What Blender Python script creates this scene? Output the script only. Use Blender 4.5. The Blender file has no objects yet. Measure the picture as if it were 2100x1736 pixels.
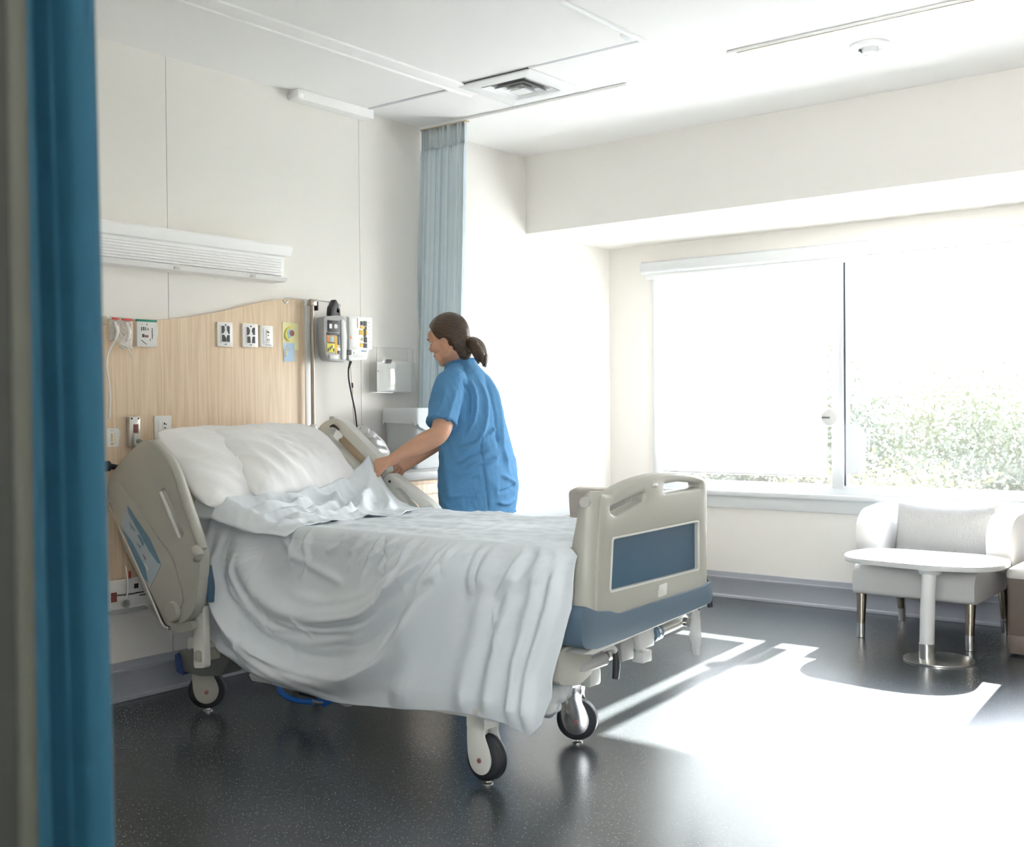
import bpy, bmesh, math, random
import numpy as np
from mathutils import Vector, Matrix
random.seed(7); rng = np.random.default_rng(11)
S = bpy.context.scene; COL = S.collection; R = math.radians; PI = math.pi
# ------------------------------------------------------------------ room measures (metres)
HY, WX, H = 4.325, 6.663, 2.832      # headwall plane y, window wall plane x, ceiling height
SX, SZ = 5.704, 2.348                # soffit face x, soffit underside z

# ------------------------------------------------------------------ helpers
def tag(o, label=None, cat=None, group=None, kind=None):
    if label: o['label'] = label
    if cat: o['category'] = cat
    if group: o['group'] = group
    if kind: o['kind'] = kind
    return o
def thing(name, label, cat, loc=(0, 0, 0), group=None):
    o = bpy.data.objects.new(name, None); COL.objects.link(o); o.location = loc
    o.empty_display_size = .1
    return tag(o, label, cat, group)
def link(o, parent=None):
    COL.objects.link(o)
    if parent is not None:
        o.parent = parent
        if parent.type == 'EMPTY': o.matrix_parent_inverse = Matrix.Translation(-Vector(parent.location))
    return o
def finish(o, smooth=40):
    me = o.data
    if smooth:
        me.polygons.foreach_set('use_smooth', [True] * len(me.polygons))
        try: me.set_sharp_from_angle(angle=R(smooth))
        except Exception: pass
    return o
def from_data(name, V, F, mat, parent=None, smooth=60):
    me = bpy.data.meshes.new(name); me.from_pydata([tuple(map(float, v)) for v in V], [], [tuple(map(int, f)) for f in F]); me.update()
    me.materials.append(mat); o = bpy.data.objects.new(name, me); link(o, parent)
    return finish(o, smooth)
def apply_mods(o):
    dg = bpy.context.evaluated_depsgraph_get(); dg.update()
    me = bpy.data.meshes.new_from_object(o.evaluated_get(dg)); old = o.data
    o.modifiers.clear(); o.data = me; bpy.data.meshes.remove(old)
    return o
def cr(pts, n=6):                                   # catmull-rom through points
    P = [np.array(p, float) for p in pts]; P = [2 * P[0] - P[1]] + P + [2 * P[-1] - P[-2]]; out = []
    for i in range(1, len(P) - 2):
        for k in range(n):
            t = k / n; a, b, c, d = P[i - 1:i + 3]
            out.append(.5 * (2 * b + (c - a) * t + (2 * a - 5 * b + 4 * c - d) * t * t + (3 * b - a - 3 * c + d) * t ** 3))
    out.append(P[-2]); return out
def rnd(pts, r, seg=5):                             # 2-D polygon with rounded corners; r number or list
    out = []; n = len(pts)
    for i, p in enumerate(pts):
        ri = r[i] if isinstance(r, (list, tuple)) else r
        p = np.array(p, float); a = np.array(pts[i - 1], float) - p; b = np.array(pts[(i + 1) % n], float) - p
        la, lb = np.hypot(*a), np.hypot(*b); d = min(ri, la * .49, lb * .49)
        if d < 1e-5: out.append(tuple(p)); continue
        A, Bq = p + a / la * d, p + b / lb * d
        for k in range(seg + 1):
            t = k / seg; out.append(tuple((1 - t) ** 2 * A + 2 * t * (1 - t) * p + t * t * Bq))
    return out
def frame(o, u, v):
    u = Vector(u).normalized(); v = Vector(v); v = (v - u * u.dot(v)).normalized(); n = u.cross(v)
    m = Matrix((u, v, n)).transposed().to_4x4(); m.translation = Vector(o); return m
XZ = lambda y: frame((0, y, 0), (1, 0, 0), (0, 0, 1))       # plane facing -y (normal = -y)
YZ = lambda x: frame((x, 0, 0), (0, 1, 0), (0, 0, 1))       # normal = +x
class B:
    def __init__(s): s.bm = bmesh.new()
    def _bev(s, vs, r, seg=2):
        if r > 0:
            es = list({e for v in vs for e in v.link_edges})
            bmesh.ops.bevel(s.bm, geom=es, offset=r, segments=seg, profile=.5, affect='EDGES', clamp_overlap=True)
    def box(s, x0, x1, y0, y1, z0, z1, r=0, m=None, seg=2):
        vs = bmesh.ops.create_cube(s.bm, size=1)['verts']
        for v in vs:
            v.co = Vector(((x0 + x1) / 2 + v.co.x * (x1 - x0), (y0 + y1) / 2 + v.co.y * (y1 - y0), (z0 + z1) / 2 + v.co.z * (z1 - z0)))
            if m: v.co = m @ v.co
        s._bev(vs, r, seg); return s
    def tube(s, pts, rad, seg=10, sm=0, flat=1.0, up=None):
        P = cr(pts, sm) if sm else [np.array(p, float) for p in pts]; n = len(P)
        if isinstance(rad, (list, tuple)):
            rr = np.interp(np.linspace(0, 1, n), np.linspace(0, 1, len(rad)), rad)
        else: rr = [rad] * n
        P = [Vector(p) for p in P]; rings = []; prev = None
        for i in range(n):
            d = (P[min(i + 1, n - 1)] - P[max(i - 1, 0)]).normalized()
            if prev is None:
                a = Vector(up) if up else (Vector((0, 0, 1)) if abs(d.z) < .9 else Vector((1, 0, 0)))
            else: a = prev
            a = (a - d * d.dot(a)).normalized(); prev = a; b = d.cross(a)
            rings.append([s.bm.verts.new(P[i] + (a * math.cos(2 * PI * k / seg) * flat + b * math.sin(2 * PI * k / seg)) * float(rr[i])) for k in range(seg)])
        for i in range(n - 1):
            for k in range(seg):
                s.bm.faces.new((rings[i][k], rings[i][(k + 1) % seg], rings[i + 1][(k + 1) % seg], rings[i + 1][k]))
        s.bm.faces.new(rings[0][::-1]); s.bm.faces.new(rings[-1]); return s
    def limb(s, pts, rad, seg=14, sm=6, flat=1.0, up=None):
        s.tube(pts, rad, seg, sm, flat, up)
        for p, r in ((pts[0], rad[0]), (pts[-1], rad[-1])): s.ball(p, (r * .98,) * 3)
        return s
    def ball(s, c, r, rot=None, seg=20, ring=14):
        vs = bmesh.ops.create_uvsphere(s.bm, u_segments=seg, v_segments=ring, radius=1)['verts']
        for v in vs:
            q = Vector((v.co.x * r[0], v.co.y * r[1], v.co.z * r[2])); v.co = (rot @ q if rot else q) + Vector(c)
        return s
    def loft(s, rings, cap=True):
        VR = [[s.bm.verts.new(Vector(p)) for p in rg] for rg in rings]; n = len(VR[0])
        for a, b in zip(VR, VR[1:]):
            for k in range(n): s.bm.faces.new((a[k], a[(k + 1) % n], b[(k + 1) % n], b[k]))
        if cap: s.bm.faces.new(VR[0][::-1]); s.bm.faces.new(VR[-1])
        return s
    def lathe(s, prof, c, axis=(0, 0, 1), seg=28):      # prof = [(radius, height)]
        ax = Vector(axis).normalized(); a = Vector((1, 0, 0)) if abs(ax.x) < .9 else Vector((0, 1, 0))
        a = (a - ax * ax.dot(a)).normalized(); b = ax.cross(a); c = Vector(c)
        return s.loft([[c + ax * h + (a * math.cos(2 * PI * k / seg) + b * math.sin(2 * PI * k / seg)) * max(r, 1e-4) for k in range(seg)] for r, h in prof])
    def plate(s, outer, holes=(), t=.02, m=None, r=0, seg=2):   # 2-D outline (with holes) given thickness t along the frame normal
        bm = bmesh.new(); es = []
        for loop in [outer] + list(holes):
            vs = [bm.verts.new((p[0], p[1], 0)) for p in loop]
            for i in range(len(vs)): es.append(bm.edges.new((vs[i], vs[(i + 1) % len(vs)])))
        bmesh.ops.triangle_fill(bm, use_beauty=True, use_dissolve=False, edges=es)
        if holes:                                            # drop faces inside holes
            def inside(p, poly):
                c = False
                for i in range(len(poly)):
                    a, b = poly[i], poly[i - 1]
                    if (a[1] > p[1]) != (b[1] > p[1]) and p[0] < (b[0] - a[0]) * (p[1] - a[1]) / (b[1] - a[1]) + a[0]: c = not c
                return c
            kill = [f for f in bm.faces if any(inside(f.calc_center_median()[:2], h) for h in holes)]
            bmesh.ops.delete(bm, geom=kill, context='FACES_ONLY')
        for f in bm.faces:
            if f.normal.z < 0: f.normal_flip()
        g = bmesh.ops.extrude_face_region(bm, geom=bm.faces[:])['geom']
        for v in [x for x in g if isinstance(x, bmesh.types.BMVert)]: v.co.z += t
        bmesh.ops.recalc_face_normals(bm, faces=bm.faces[:])
        if r > 0:
            rim = [e for e in bm.edges if len(e.link_faces) == 2 and e.calc_face_angle(0) > R(62)]
            bmesh.ops.bevel(bm, geom=rim, offset=r, segments=seg, profile=.5, affect='EDGES', clamp_overlap=True)
        M = m or Matrix()
        mp = {v: s.bm.verts.new(M @ v.co) for v in bm.verts}
        for f in bm.faces:
            try: s.bm.faces.new([mp[v] for v in f.verts])
            except ValueError: pass
        bm.free(); return s
    def build(s, name, mat, parent=None, smooth=40, normals=True):
        if normals: bmesh.ops.recalc_face_normals(s.bm, faces=s.bm.faces[:])
        me = bpy.data.meshes.new(name); s.bm.to_mesh(me); s.bm.free(); me.materials.append(mat)
        o = bpy.data.objects.new(name, me); link(o, parent); return finish(o, smooth)
def grid_obj(name, P, mat, parent=None, thick=0, smooth=180, close_u=False, uv=None):
    nu, nv = P.shape[:2]; idx = np.arange(nu * nv).reshape(nu, nv)
    a, b, c, d = idx[:-1, :-1], idx[1:, :-1], idx[1:, 1:], idx[:-1, 1:]
    F = np.stack([a, b, c, d], -1).reshape(-1, 4)
    if close_u: F = np.concatenate([F, np.stack([idx[-1, :-1], idx[0, :-1], idx[0, 1:], idx[-1, 1:]], -1).reshape(-1, 4)])
    me = bpy.data.meshes.new(name); me.from_pydata(P.reshape(-1, 3).tolist(), [], F.tolist()); me.update(); me.materials.append(mat)
    if uv is not None:
        l = me.uv_layers.new(name='along'); vi = np.zeros(len(me.loops), int); me.loops.foreach_get('vertex_index', vi)
        l.data.foreach_set('uv', uv.reshape(-1, 2)[vi].astype(float).ravel())
    o = bpy.data.objects.new(name, me); link(o, parent); finish(o, smooth)
    if thick:
        md = o.modifiers.new('thickness', 'SOLIDIFY'); md.thickness = thick; md.offset = -1
    return o
def ridge(A, Bv, lines):                                # sum of soft ridges along 2-D polylines
    out = np.zeros_like(A)
    for pts, amp, w in lines:
        q = np.array(cr([(x, y, 0) for x, y in pts], 5))[:, :2]; best = np.full(A.shape, 9.); bt = np.zeros_like(A)
        n = len(q) - 1
        for i in range(n):
            a, d = q[i], q[i + 1] - q[i]; L = max(d @ d, 1e-9)
            t = np.clip(((A - a[0]) * d[0] + (Bv - a[1]) * d[1]) / L, 0, 1)
            ds = np.hypot(A - a[0] - t * d[0], Bv - a[1] - t * d[1]); m = ds < best
            best = np.where(m, ds, best); bt = np.where(m, (i + t) / n, bt)
        fade = np.clip(np.minimum(bt, 1 - bt) / .14, 0.0, 1); fade = .15 + .85 * fade
        out += amp * fade * np.exp(-(best / w) ** 2)
    return out
def wrinkle(A, Bv, seed, f, n=10, ang=None, spread=.6):   # warped sines, about -1..1
    r = np.random.default_rng(seed); out = np.zeros_like(A)
    wa = .12 / f * 6 * np.sin(A * f * .35 + Bv * f * .28 + seed); wb = .12 / f * 6 * np.sin(Bv * f * .4 - A * f * .22 + 2 * seed)
    for k in range(n):
        th = r.uniform(0, PI) if ang is None else ang + r.normal(0, spread)
        ff = f * r.uniform(.6, 1.7); s = np.sin(((A + wa) * math.cos(th) + (Bv + wb) * math.sin(th)) * ff + r.uniform(0, 6.28))
        out += (1 - np.abs(s)) * 2 - 1
    return out / math.sqrt(n) / 1.2

# ------------------------------------------------------------------ materials (all procedural)
def mk(name, col, rough=.5, metal=0, spec=.5, bump=0, bscale=60, var=0, vscale=4, coat=0, alpha=1, trans=0, sheen=0):
    m = bpy.data.materials.new(name); m.use_nodes = True; nt = m.node_tree; N = nt.nodes; L = nt.links
    p = N['Principled BSDF']; p.inputs['Base Color'].default_value = (*col, 1); p.inputs['Roughness'].default_value = rough
    p.inputs['Metallic'].default_value = metal; p.inputs['Specular IOR Level'].default_value = spec
    p.inputs['Coat Weight'].default_value = coat; p.inputs['Alpha'].default_value = alpha; p.inputs['Sheen Weight'].default_value = sheen
    tc = N.new('ShaderNodeTexCoord')
    if var:
        nz = N.new('ShaderNodeTexNoise'); nz.inputs['Scale'].default_value = vscale; nz.inputs['Detail'].default_value = 4
        L.new(tc.outputs['Object'], nz.inputs['Vector'])
        mx = N.new('ShaderNodeMix'); mx.data_type = 'RGBA'; L.new(nz.outputs['Fac'], mx.inputs['Factor'])
        mx.inputs['A'].default_value = (*[c * (1 - var) for c in col], 1); mx.inputs['B'].default_value = (*[min(1, c * (1 + var)) for c in col], 1)
        L.new(mx.outputs['Result'], p.inputs['Base Color'])
    if bump:
        nz = N.new('ShaderNodeTexNoise'); nz.inputs['Scale'].default_value = bscale; nz.inputs['Detail'].default_value = 3
        L.new(tc.outputs['Object'], nz.inputs['Vector'])
        bp = N.new('ShaderNodeBump'); bp.inputs['Strength'].default_value = bump; bp.inputs['Distance'].default_value = .004
        L.new(nz.outputs['Fac'], bp.inputs['Height']); L.new(bp.outputs['Normal'], p.inputs['Normal'])
    if trans:                                            # thin cloth lets some light through
        t = N.new('ShaderNodeBsdfTranslucent'); t.inputs['Color'].default_value = (*col, 1)
        ms = N.new('ShaderNodeMixShader'); ms.inputs[0].default_value = trans
        L.new(p.outputs[0], ms.inputs[1]); L.new(t.outputs[0], ms.inputs[2]); L.new(ms.outputs[0], N['Material Output'].inputs['Surface'])
    return m
def clear(name, col, opacity, gloss=.08, rough=.05, diffuse=(.9, .9, .9)):     # clear plastic / glass: straight-through, a little gloss, a little milk
    m = bpy.data.materials.new(name); m.use_nodes = True; nt = m.node_tree; N = nt.nodes; L = nt.links; N.clear()
    o = N.new('ShaderNodeOutputMaterial'); t = N.new('ShaderNodeBsdfTransparent'); t.inputs[0].default_value = (*col, 1)
    g = N.new('ShaderNodeBsdfGlossy'); g.inputs['Roughness'].default_value = rough
    d = N.new('ShaderNodeBsdfDiffuse'); d.inputs[0].default_value = (*diffuse, 1)
    a = N.new('ShaderNodeMixShader'); a.inputs[0].default_value = opacity; L.new(t.outputs[0], a.inputs[1]); L.new(d.outputs[0], a.inputs[2])
    b = N.new('ShaderNodeMixShader'); b.inputs[0].default_value = gloss; L.new(a.outputs[0], b.inputs[1]); L.new(g.outputs[0], b.inputs[2])
    L.new(b.outputs[0], o.inputs['Surface']); return m
M = {}
M['wall'] = mk('wall_paint', (.84, .815, .775), .75, bump=.03, bscale=180)
M['ceil'] = mk('ceiling_paint', (.94, .93, .915), .85, bump=.03, bscale=200)
M['white'] = mk('white_paint', (.86, .87, .87), .4)
M['lampw'] = mk('lamp_enamel', (.95, .95, .945), .35)
M['framew'] = mk('window_frame_white', (.66, .68, .69), .35)
M['gasket'] = mk('dark_gasket', (.06, .07, .09), .5)
M['base'] = mk('skirting_vinyl', (.42, .44, .49), .35)
M['tbar'] = mk('ceiling_bar_grey', (.62, .64, .66), .5)
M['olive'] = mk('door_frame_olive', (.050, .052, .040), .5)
M['jamb'] = mk('shade_painted_lining', (.012, .013, .010), .6)
M['bounce_deck'] = mk('bounce_deck_gravel', (.50, .485, .46), .9, bump=.3, bscale=30)
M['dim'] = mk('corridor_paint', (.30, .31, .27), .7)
M['sheet'] = mk('white_bed_linen', (.83, .88, .925), .8, bump=.06, bscale=400, spec=.2, trans=.12)
M['pillow'] = mk('white_pillow_cotton', (.90, .90, .90), .8, bump=.06, bscale=350, spec=.2)
M['mattress'] = mk('mattress_cover', (.62, .60, .54), .6)
M['bed'] = mk('bed_plastic_beige', (.445, .44, .39), .38, bump=.02, bscale=300)
M['bedd'] = mk('bed_plastic_dark', (.17, .18, .165), .35)
M['bedw'] = mk('bed_plastic_pale', (.76, .76, .72), .35)
M['bedblue'] = mk('bed_bumper_blue', (.10, .155, .215), .45, bump=.03, bscale=250)
M['panelblue'] = mk('inset_panel_blue', (.055, .12, .19), .28)
M['steel'] = mk('brushed_steel', (.62, .61, .58), .28, metal=1)
M['chrome'] = mk('chrome', (.8, .8, .8), .12, metal=1)
M['dsteel'] = mk('dark_steel', (.25, .25, .25), .4, metal=.8)
M['pole'] = mk('pole_steel', (.36, .32, .27), .35, metal=.7)
M['black'] = mk('black_rubber', (.018, .02, .024), .5)
M['tyre'] = mk('black_tyre', (.02, .024, .03), .55, bump=.1, bscale=80)
M['red'] = mk('red_plastic', (.6, .06, .05), .4)
M['redd'] = mk('dull_red_mark', (.28, .1, .09), .5)
M['blue'] = mk('bright_blue_plastic', (.02, .17, .62), .35)
M['dblue'] = mk('dark_blue_plastic', (.02, .05, .16), .4)
M['label'] = mk('pale_blue_label', (.42, .50, .56), .4)
M['labelb'] = mk('label_blue_edge', (.13, .25, .36), .4)
M['grey'] = mk('grey_plastic', (.42, .42, .42), .4)
M['lgrey'] = mk('light_grey_plastic', (.66, .66, .65), .4)
M['ink'] = mk('black_print', (.03, .03, .035), .5)
M['paper'] = mk('white_paper', (.84, .83, .80), .8)
M['papery'] = mk('yellow_paper', (.85, .80, .45), .8)
M['paperb'] = mk('blue_paper', (.50, .67, .84), .8)
M['green'] = mk('green_print', (.02, .25, .16), .6)
M['yellow'] = mk('yellow_print', (.85, .55, .08), .5)
M['orange'] = mk('orange_print', (.75, .30, .08), .5)
M['lyellow'] = mk('pale_yellow_print', (.8, .72, .1), .5)
M['teal'] = mk('pale_teal_print', (.35, .5, .55), .5)
M['outlet'] = mk('outlet_white', (.85, .84, .81), .35)
M['acryl'] = clear('clear_acrylic', (.99, .995, .995), .03, .05)
M['film'] = clear('clear_plastic_film', (.95, .95, .94), .32, .06, .28)
M['tubing'] = mk('clear_tubing', (.82, .80, .77), .25)
M['counter'] = mk('white_counter', (.62, .615, .60), .35)
M['binL'] = mk('bin_liner_white', (.80, .83, .85), .5, bump=.2, bscale=30, trans=.3)
M['bing'] = mk('bin_grey', (.50, .53, .54), .5)
M['leather'] = mk('white_leather', (.66, .645, .625), .45, bump=.05, bscale=120)
M['brown'] = mk('brown_leather', (.17, .135, .11), .45, bump=.06, bscale=90)
M['otop'] = mk('ottoman_lit_leather', (.62, .59, .55), .45, bump=.05, bscale=90)  # paler than the brown sides: light on the top put into the colour
M['legm'] = mk('bronze_metal', (.42, .36, .29), .25, metal=1)
M['tan'] = mk('tan_wood', (.62, .50, .36), .5)
M['shoe'] = mk('white_shoe', (.8, .8, .8), .5)
M['skin'] = mk('skin', (.60, .335, .225), .48, spec=.35, var=.08, vscale=18, bump=.03, bscale=300)
M['eye'] = mk('eye_white', (.75, .74, .72), .2)
M['iris'] = mk('iris', (.08, .06, .04), .2)
M['lip'] = mk('lip', (.55, .2, .17), .4)
M['gold'] = mk('gold', (.9, .72, .4), .2, metal=1)
M['scrub'] = mk('scrub_cotton', (.105, .275, .50), .85, spec=.15, bump=.12, bscale=500, var=.10, vscale=120, trans=.06)
M['scrubseam'] = mk('scrub_seam', (.035, .10, .20), .9)

def nodes(m): return m.node_tree.nodes, m.node_tree.links, m.node_tree.nodes['Principled BSDF']
def wood():
    m = mk('pale_maple_veneer', (.70, .54, .38), .42, spec=.35); N, L, p = nodes(m)
    tc = N.new('ShaderNodeTexCoord'); mp = N.new('ShaderNodeMapping'); mp.inputs['Scale'].default_value = (9, 9, .55); L.new(tc.outputs['Object'], mp.inputs[0])
    n1 = N.new('ShaderNodeTexNoise'); n1.inputs['Scale'].default_value = 1.3; n1.inputs['Detail'].default_value = 2; L.new(mp.outputs[0], n1.inputs['Vector'])
    mu = N.new('ShaderNodeMath'); mu.operation = 'MULTIPLY'; mu.inputs[1].default_value = 9; L.new(n1.outputs['Fac'], mu.inputs[0])
    fr = N.new('ShaderNodeMath'); fr.operation = 'PINGPONG'; fr.inputs[1].default_value = .5; L.new(mu.outputs[0], fr.inputs[0])
    mp2 = N.new('ShaderNodeMapping'); mp2.inputs['Scale'].default_value = (140, 140, 3); L.new(tc.outputs['Object'], mp2.inputs[0])
    n2 = N.new('ShaderNodeTexNoise'); n2.inputs['Scale'].default_value = 1; n2.inputs['Detail'].default_value = 3; L.new(mp2.outputs[0], n2.inputs['Vector'])
    ad = N.new('ShaderNodeMath'); ad.operation = 'MULTIPLY_ADD'; ad.inputs[1].default_value = .8; L.new(fr.outputs[0], ad.inputs[0]); L.new(n2.outputs['Fac'], ad.inputs[2])
    rp = N.new('ShaderNodeValToRGB'); rp.color_ramp.elements[0].position = .3; rp.color_ramp.elements[1].position = .95
    rp.color_ramp.elements[0].color = (.70, .52, .345, 1); rp.color_ramp.elements[1].color = (.84, .675, .50, 1)
    L.new(ad.outputs[0], rp.inputs[0]); L.new(rp.outputs[0], p.inputs['Base Color']); return m
M['wood'] = wood()
def floor_mat():
    m = mk('speckled_vinyl', (.03, .036, .04), .24, spec=.95); N, L, p = nodes(m)
    tc = N.new('ShaderNodeTexCoord'); v = N.new('ShaderNodeTexVoronoi'); v.inputs['Scale'].default_value = 140; L.new(tc.outputs['Object'], v.inputs['Vector'])
    sc = N.new('ShaderNodeSeparateColor'); L.new(v.outputs['Color'], sc.inputs[0])
    rad = N.new('ShaderNodeMapRange'); rad.inputs['From Min'].default_value = .2; rad.inputs['To Min'].default_value = 0; rad.inputs['To Max'].default_value = .30; L.new(sc.outputs[0], rad.inputs[0])
    lt = N.new('ShaderNodeMath'); lt.operation = 'LESS_THAN'; L.new(v.outputs['Distance'], lt.inputs[0]); L.new(rad.outputs[0], lt.inputs[1])
    mx = N.new('ShaderNodeMix'); mx.data_type = 'RGBA'; mx.inputs['A'].default_value = (.044, .053, .058, 1); mx.inputs['B'].default_value = (.15, .16, .16, 1)
    L.new(lt.outputs[0], mx.inputs['Factor']); L.new(mx.outputs['Result'], p.inputs['Base Color']); p.inputs['Roughness'].default_value = .27
    return m
M['floor'] = floor_mat()
def hair_mat():
    m = mk('brown_hair', (.035, .019, .010), .36, spec=.5); N, L, p = nodes(m)
    tc = N.new('ShaderNodeTexCoord'); mp = N.new('ShaderNodeMapping'); mp.inputs['Scale'].default_value = (70, 10, 260); mp.inputs['Rotation'].default_value = (R(-24), 0, 0); L.new(tc.outputs['Object'], mp.inputs[0])
    n = N.new('ShaderNodeTexNoise'); n.inputs['Scale'].default_value = 1; n.inputs['Detail'].default_value = 3; L.new(mp.outputs[0], n.inputs['Vector'])
    rp = N.new('ShaderNodeValToRGB'); rp.color_ramp.elements[0].position = .35; rp.color_ramp.elements[1].position = .75
    rp.color_ramp.elements[0].color = (.018, .010, .006, 1); rp.color_ramp.elements[1].color = (.10, .052, .024, 1)
    L.new(n.outputs['Fac'], rp.inputs[0]); L.new(rp.outputs[0], p.inputs['Base Color'])
    bp = N.new('ShaderNodeBump'); bp.inputs['Strength'].default_value = .5; bp.inputs['Distance'].default_value = .004; L.new(n.outputs['Fac'], bp.inputs['Height']); L.new(bp.outputs[0], p.inputs['Normal'])
    return m
M['hair'] = hair_mat()
def curtain_mat(name, base, stripe, freq, thr, tr):
    m = mk(name, base, .8, spec=.2, bump=.05, bscale=500, trans=tr); N, L, p = nodes(m)
    uv = N.new('ShaderNodeUVMap'); uv.uv_map = 'along'; sx = N.new('ShaderNodeSeparateXYZ'); L.new(uv.outputs[0], sx.inputs[0])
    mu = N.new('ShaderNodeMath'); mu.operation = 'MULTIPLY'; mu.inputs[1].default_value = freq; L.new(sx.outputs[0], mu.inputs[0])
    n = N.new('ShaderNodeTexNoise'); n.noise_dimensions = '1D'; n.inputs['Scale'].default_value = 1; n.inputs['Detail'].default_value = 2; L.new(mu.outputs[0], n.inputs['W'])
    rp = N.new('ShaderNodeValToRGB'); rp.color_ramp.elements[0].position = thr; rp.color_ramp.elements[1].position = thr + .08
    rp.color_ramp.elements[0].color = (*base, 1); rp.color_ramp.elements[1].color = (*stripe, 1)
    L.new(n.outputs['Fac'], rp.inputs[0]); L.new(rp.outputs[0], p.inputs['Base Color']); return m
M['curt'] = curtain_mat('pale_striped_curtain', (.84, .89, .91), (.50, .60, .69), 90, .58, .35)
M['curtf'] = mk('blue_curtain', (.035, .135, .215), .75, spec=.25, bump=.08, bscale=600, trans=.2)
def fabric(name, col, sc):
    m = mk(name, col, .9, spec=.1); N, L, p = nodes(m)
    tc = N.new('ShaderNodeTexCoord'); mp = N.new('ShaderNodeMapping'); mp.inputs['Scale'].default_value = (sc, sc, sc * .4); L.new(tc.outputs['Object'], mp.inputs[0])
    v = N.new('ShaderNodeTexNoise'); v.inputs['Scale'].default_value = 1; v.inputs['Detail'].default_value = 2; L.new(mp.outputs[0], v.inputs['Vector'])
    bp = N.new('ShaderNodeBump'); bp.inputs['Strength'].default_value = .7; bp.inputs['Distance'].default_value = .006; L.new(v.outputs['Fac'], bp.inputs['Height']); L.new(bp.outputs[0], p.inputs['Normal'])
    return m
M['fab'] = fabric('grey_woven_fabric', (.34, .335, .325), 160)
M['fabb'] = fabric('beige_woven_fabric', (.42, .39, .345), 150)
def blind_mat():
    m = bpy.data.materials.new('translucent_blind_cloth'); m.use_nodes = True; N = m.node_tree.nodes; L = m.node_tree.links; N.clear()
    o = N.new('ShaderNodeOutputMaterial'); t = N.new('ShaderNodeBsdfTranslucent'); t.inputs[0].default_value = (.85, .87, .88, 1)
    d = N.new('ShaderNodeBsdfDiffuse'); d.inputs[0].default_value = (.85, .87, .88, 1); tr = N.new('ShaderNodeBsdfTransparent')
    a = N.new('ShaderNodeMixShader'); a.inputs[0].default_value = .92; L.new(t.outputs[0], a.inputs[1]); L.new(d.outputs[0], a.inputs[2])
    b = N.new('ShaderNodeMixShader'); b.inputs[0].default_value = .24; L.new(a.outputs[0], b.inputs[1]); L.new(tr.outputs[0], b.inputs[2])
    L.new(b.outputs[0], o.inputs['Surface']); return m
M['blind'] = blind_mat()
M['glass'] = clear('window_glass', (.97, .985, .985), .005, .05, .0)
_nt = M['glass'].node_tree; _d = [q for q in _nt.nodes if q.type == 'BSDF_DIFFUSE'][0]; _t = _nt.nodes.new('ShaderNodeBsdfTranslucent'); _l = _d.outputs[0].links[0].to_socket; _nt.links.new(_t.outputs[0], _l); _nt.nodes.remove(_d)   # faint translucent film added to haze the view outside
M['leafA'] = mk('olive_leaves', (.019, .025, .010), .6, var=.5, vscale=.8, trans=.35)
M['leafB'] = mk('yellow_green_leaves', (.034, .034, .014), .6, var=.5, vscale=.8, trans=.35)
M['bark'] = mk('bark', (.10, .08, .06), .9, bump=.4, bscale=8)
M['grass'] = mk('distant_grass', (.08, .10, .04), .9, var=.3, vscale=.4)
SKY, SUN, EXPO = 6.0, 15.5, 2.45

# ================================================================== THE ROOM
def struct(name, b, m, smooth=40): return tag(b.build(name, m, None, smooth), kind='structure')
X0, Y0 = -2.0, -1.7                                   # corridor back, near wall
struct('floor', B().box(X0, WX + .1, Y0, HY + .1, -.1, 0), M['floor'])
cb = B().box(X0, WX + .1, Y0, HY + .1, H, H + .1)
struct('ceiling', cb, M['ceil'])
# headwall of three wide painted panels with fine open joints
wl = B()
for x0, x1 in ((.4, 3.0475), (3.0505, 4.2415), (4.2445, 6.2765), (6.2795, WX + .1)): wl.box(x0, x1, HY, HY + .03, 0, H)
wl.box(.4, WX + .1, HY + .008, HY + .1, 0, H)
struct('wall_left', wl, M['wall'])
WY0, WY1, WZ0, WZ1 = 1.44, 3.97, .70, 2.16           # window opening in the right wall
wr = B().box(WX, WX + .1, Y0, WY0, 0, H).box(WX, WX + .1, WY1, HY + .1, 0, H).box(WX, WX + .1, WY0, WY1, 0, WZ0).box(WX, WX + .1, WY0, WY1, WZ1, H)
struct('wall_right', wr, M['wall'])
struct('wall_soffit', B().box(SX, WX + .05, Y0, HY, SZ, H), M['wall'])
struct('wall_near', B().box(X0, WX + .1, Y0 - .1, Y0, 0, H), M['wall'])
struct('wall_front', B().box(.39, .511, .98, HY + .1, 0, H), M['wall'])
VY0, VY1, VZ0, VZ1 = -1.4, 1.1, .9, 2.4
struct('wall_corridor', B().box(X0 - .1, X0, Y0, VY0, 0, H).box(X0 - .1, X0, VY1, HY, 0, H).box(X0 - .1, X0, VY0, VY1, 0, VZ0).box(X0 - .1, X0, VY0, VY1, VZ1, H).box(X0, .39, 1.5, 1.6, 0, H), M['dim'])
struct('trim_1', B().box(.375, .511, .955, .98, 0, H).box(.375, .389, .98, 1.05, 0, H), M['jamb'])            # door lining, its shade put into near-black paint
struct('trim_2', B().box(.5115, .533, .958, 1.0, 0, H, .004), M['olive'])   # olive door frame edge
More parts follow.
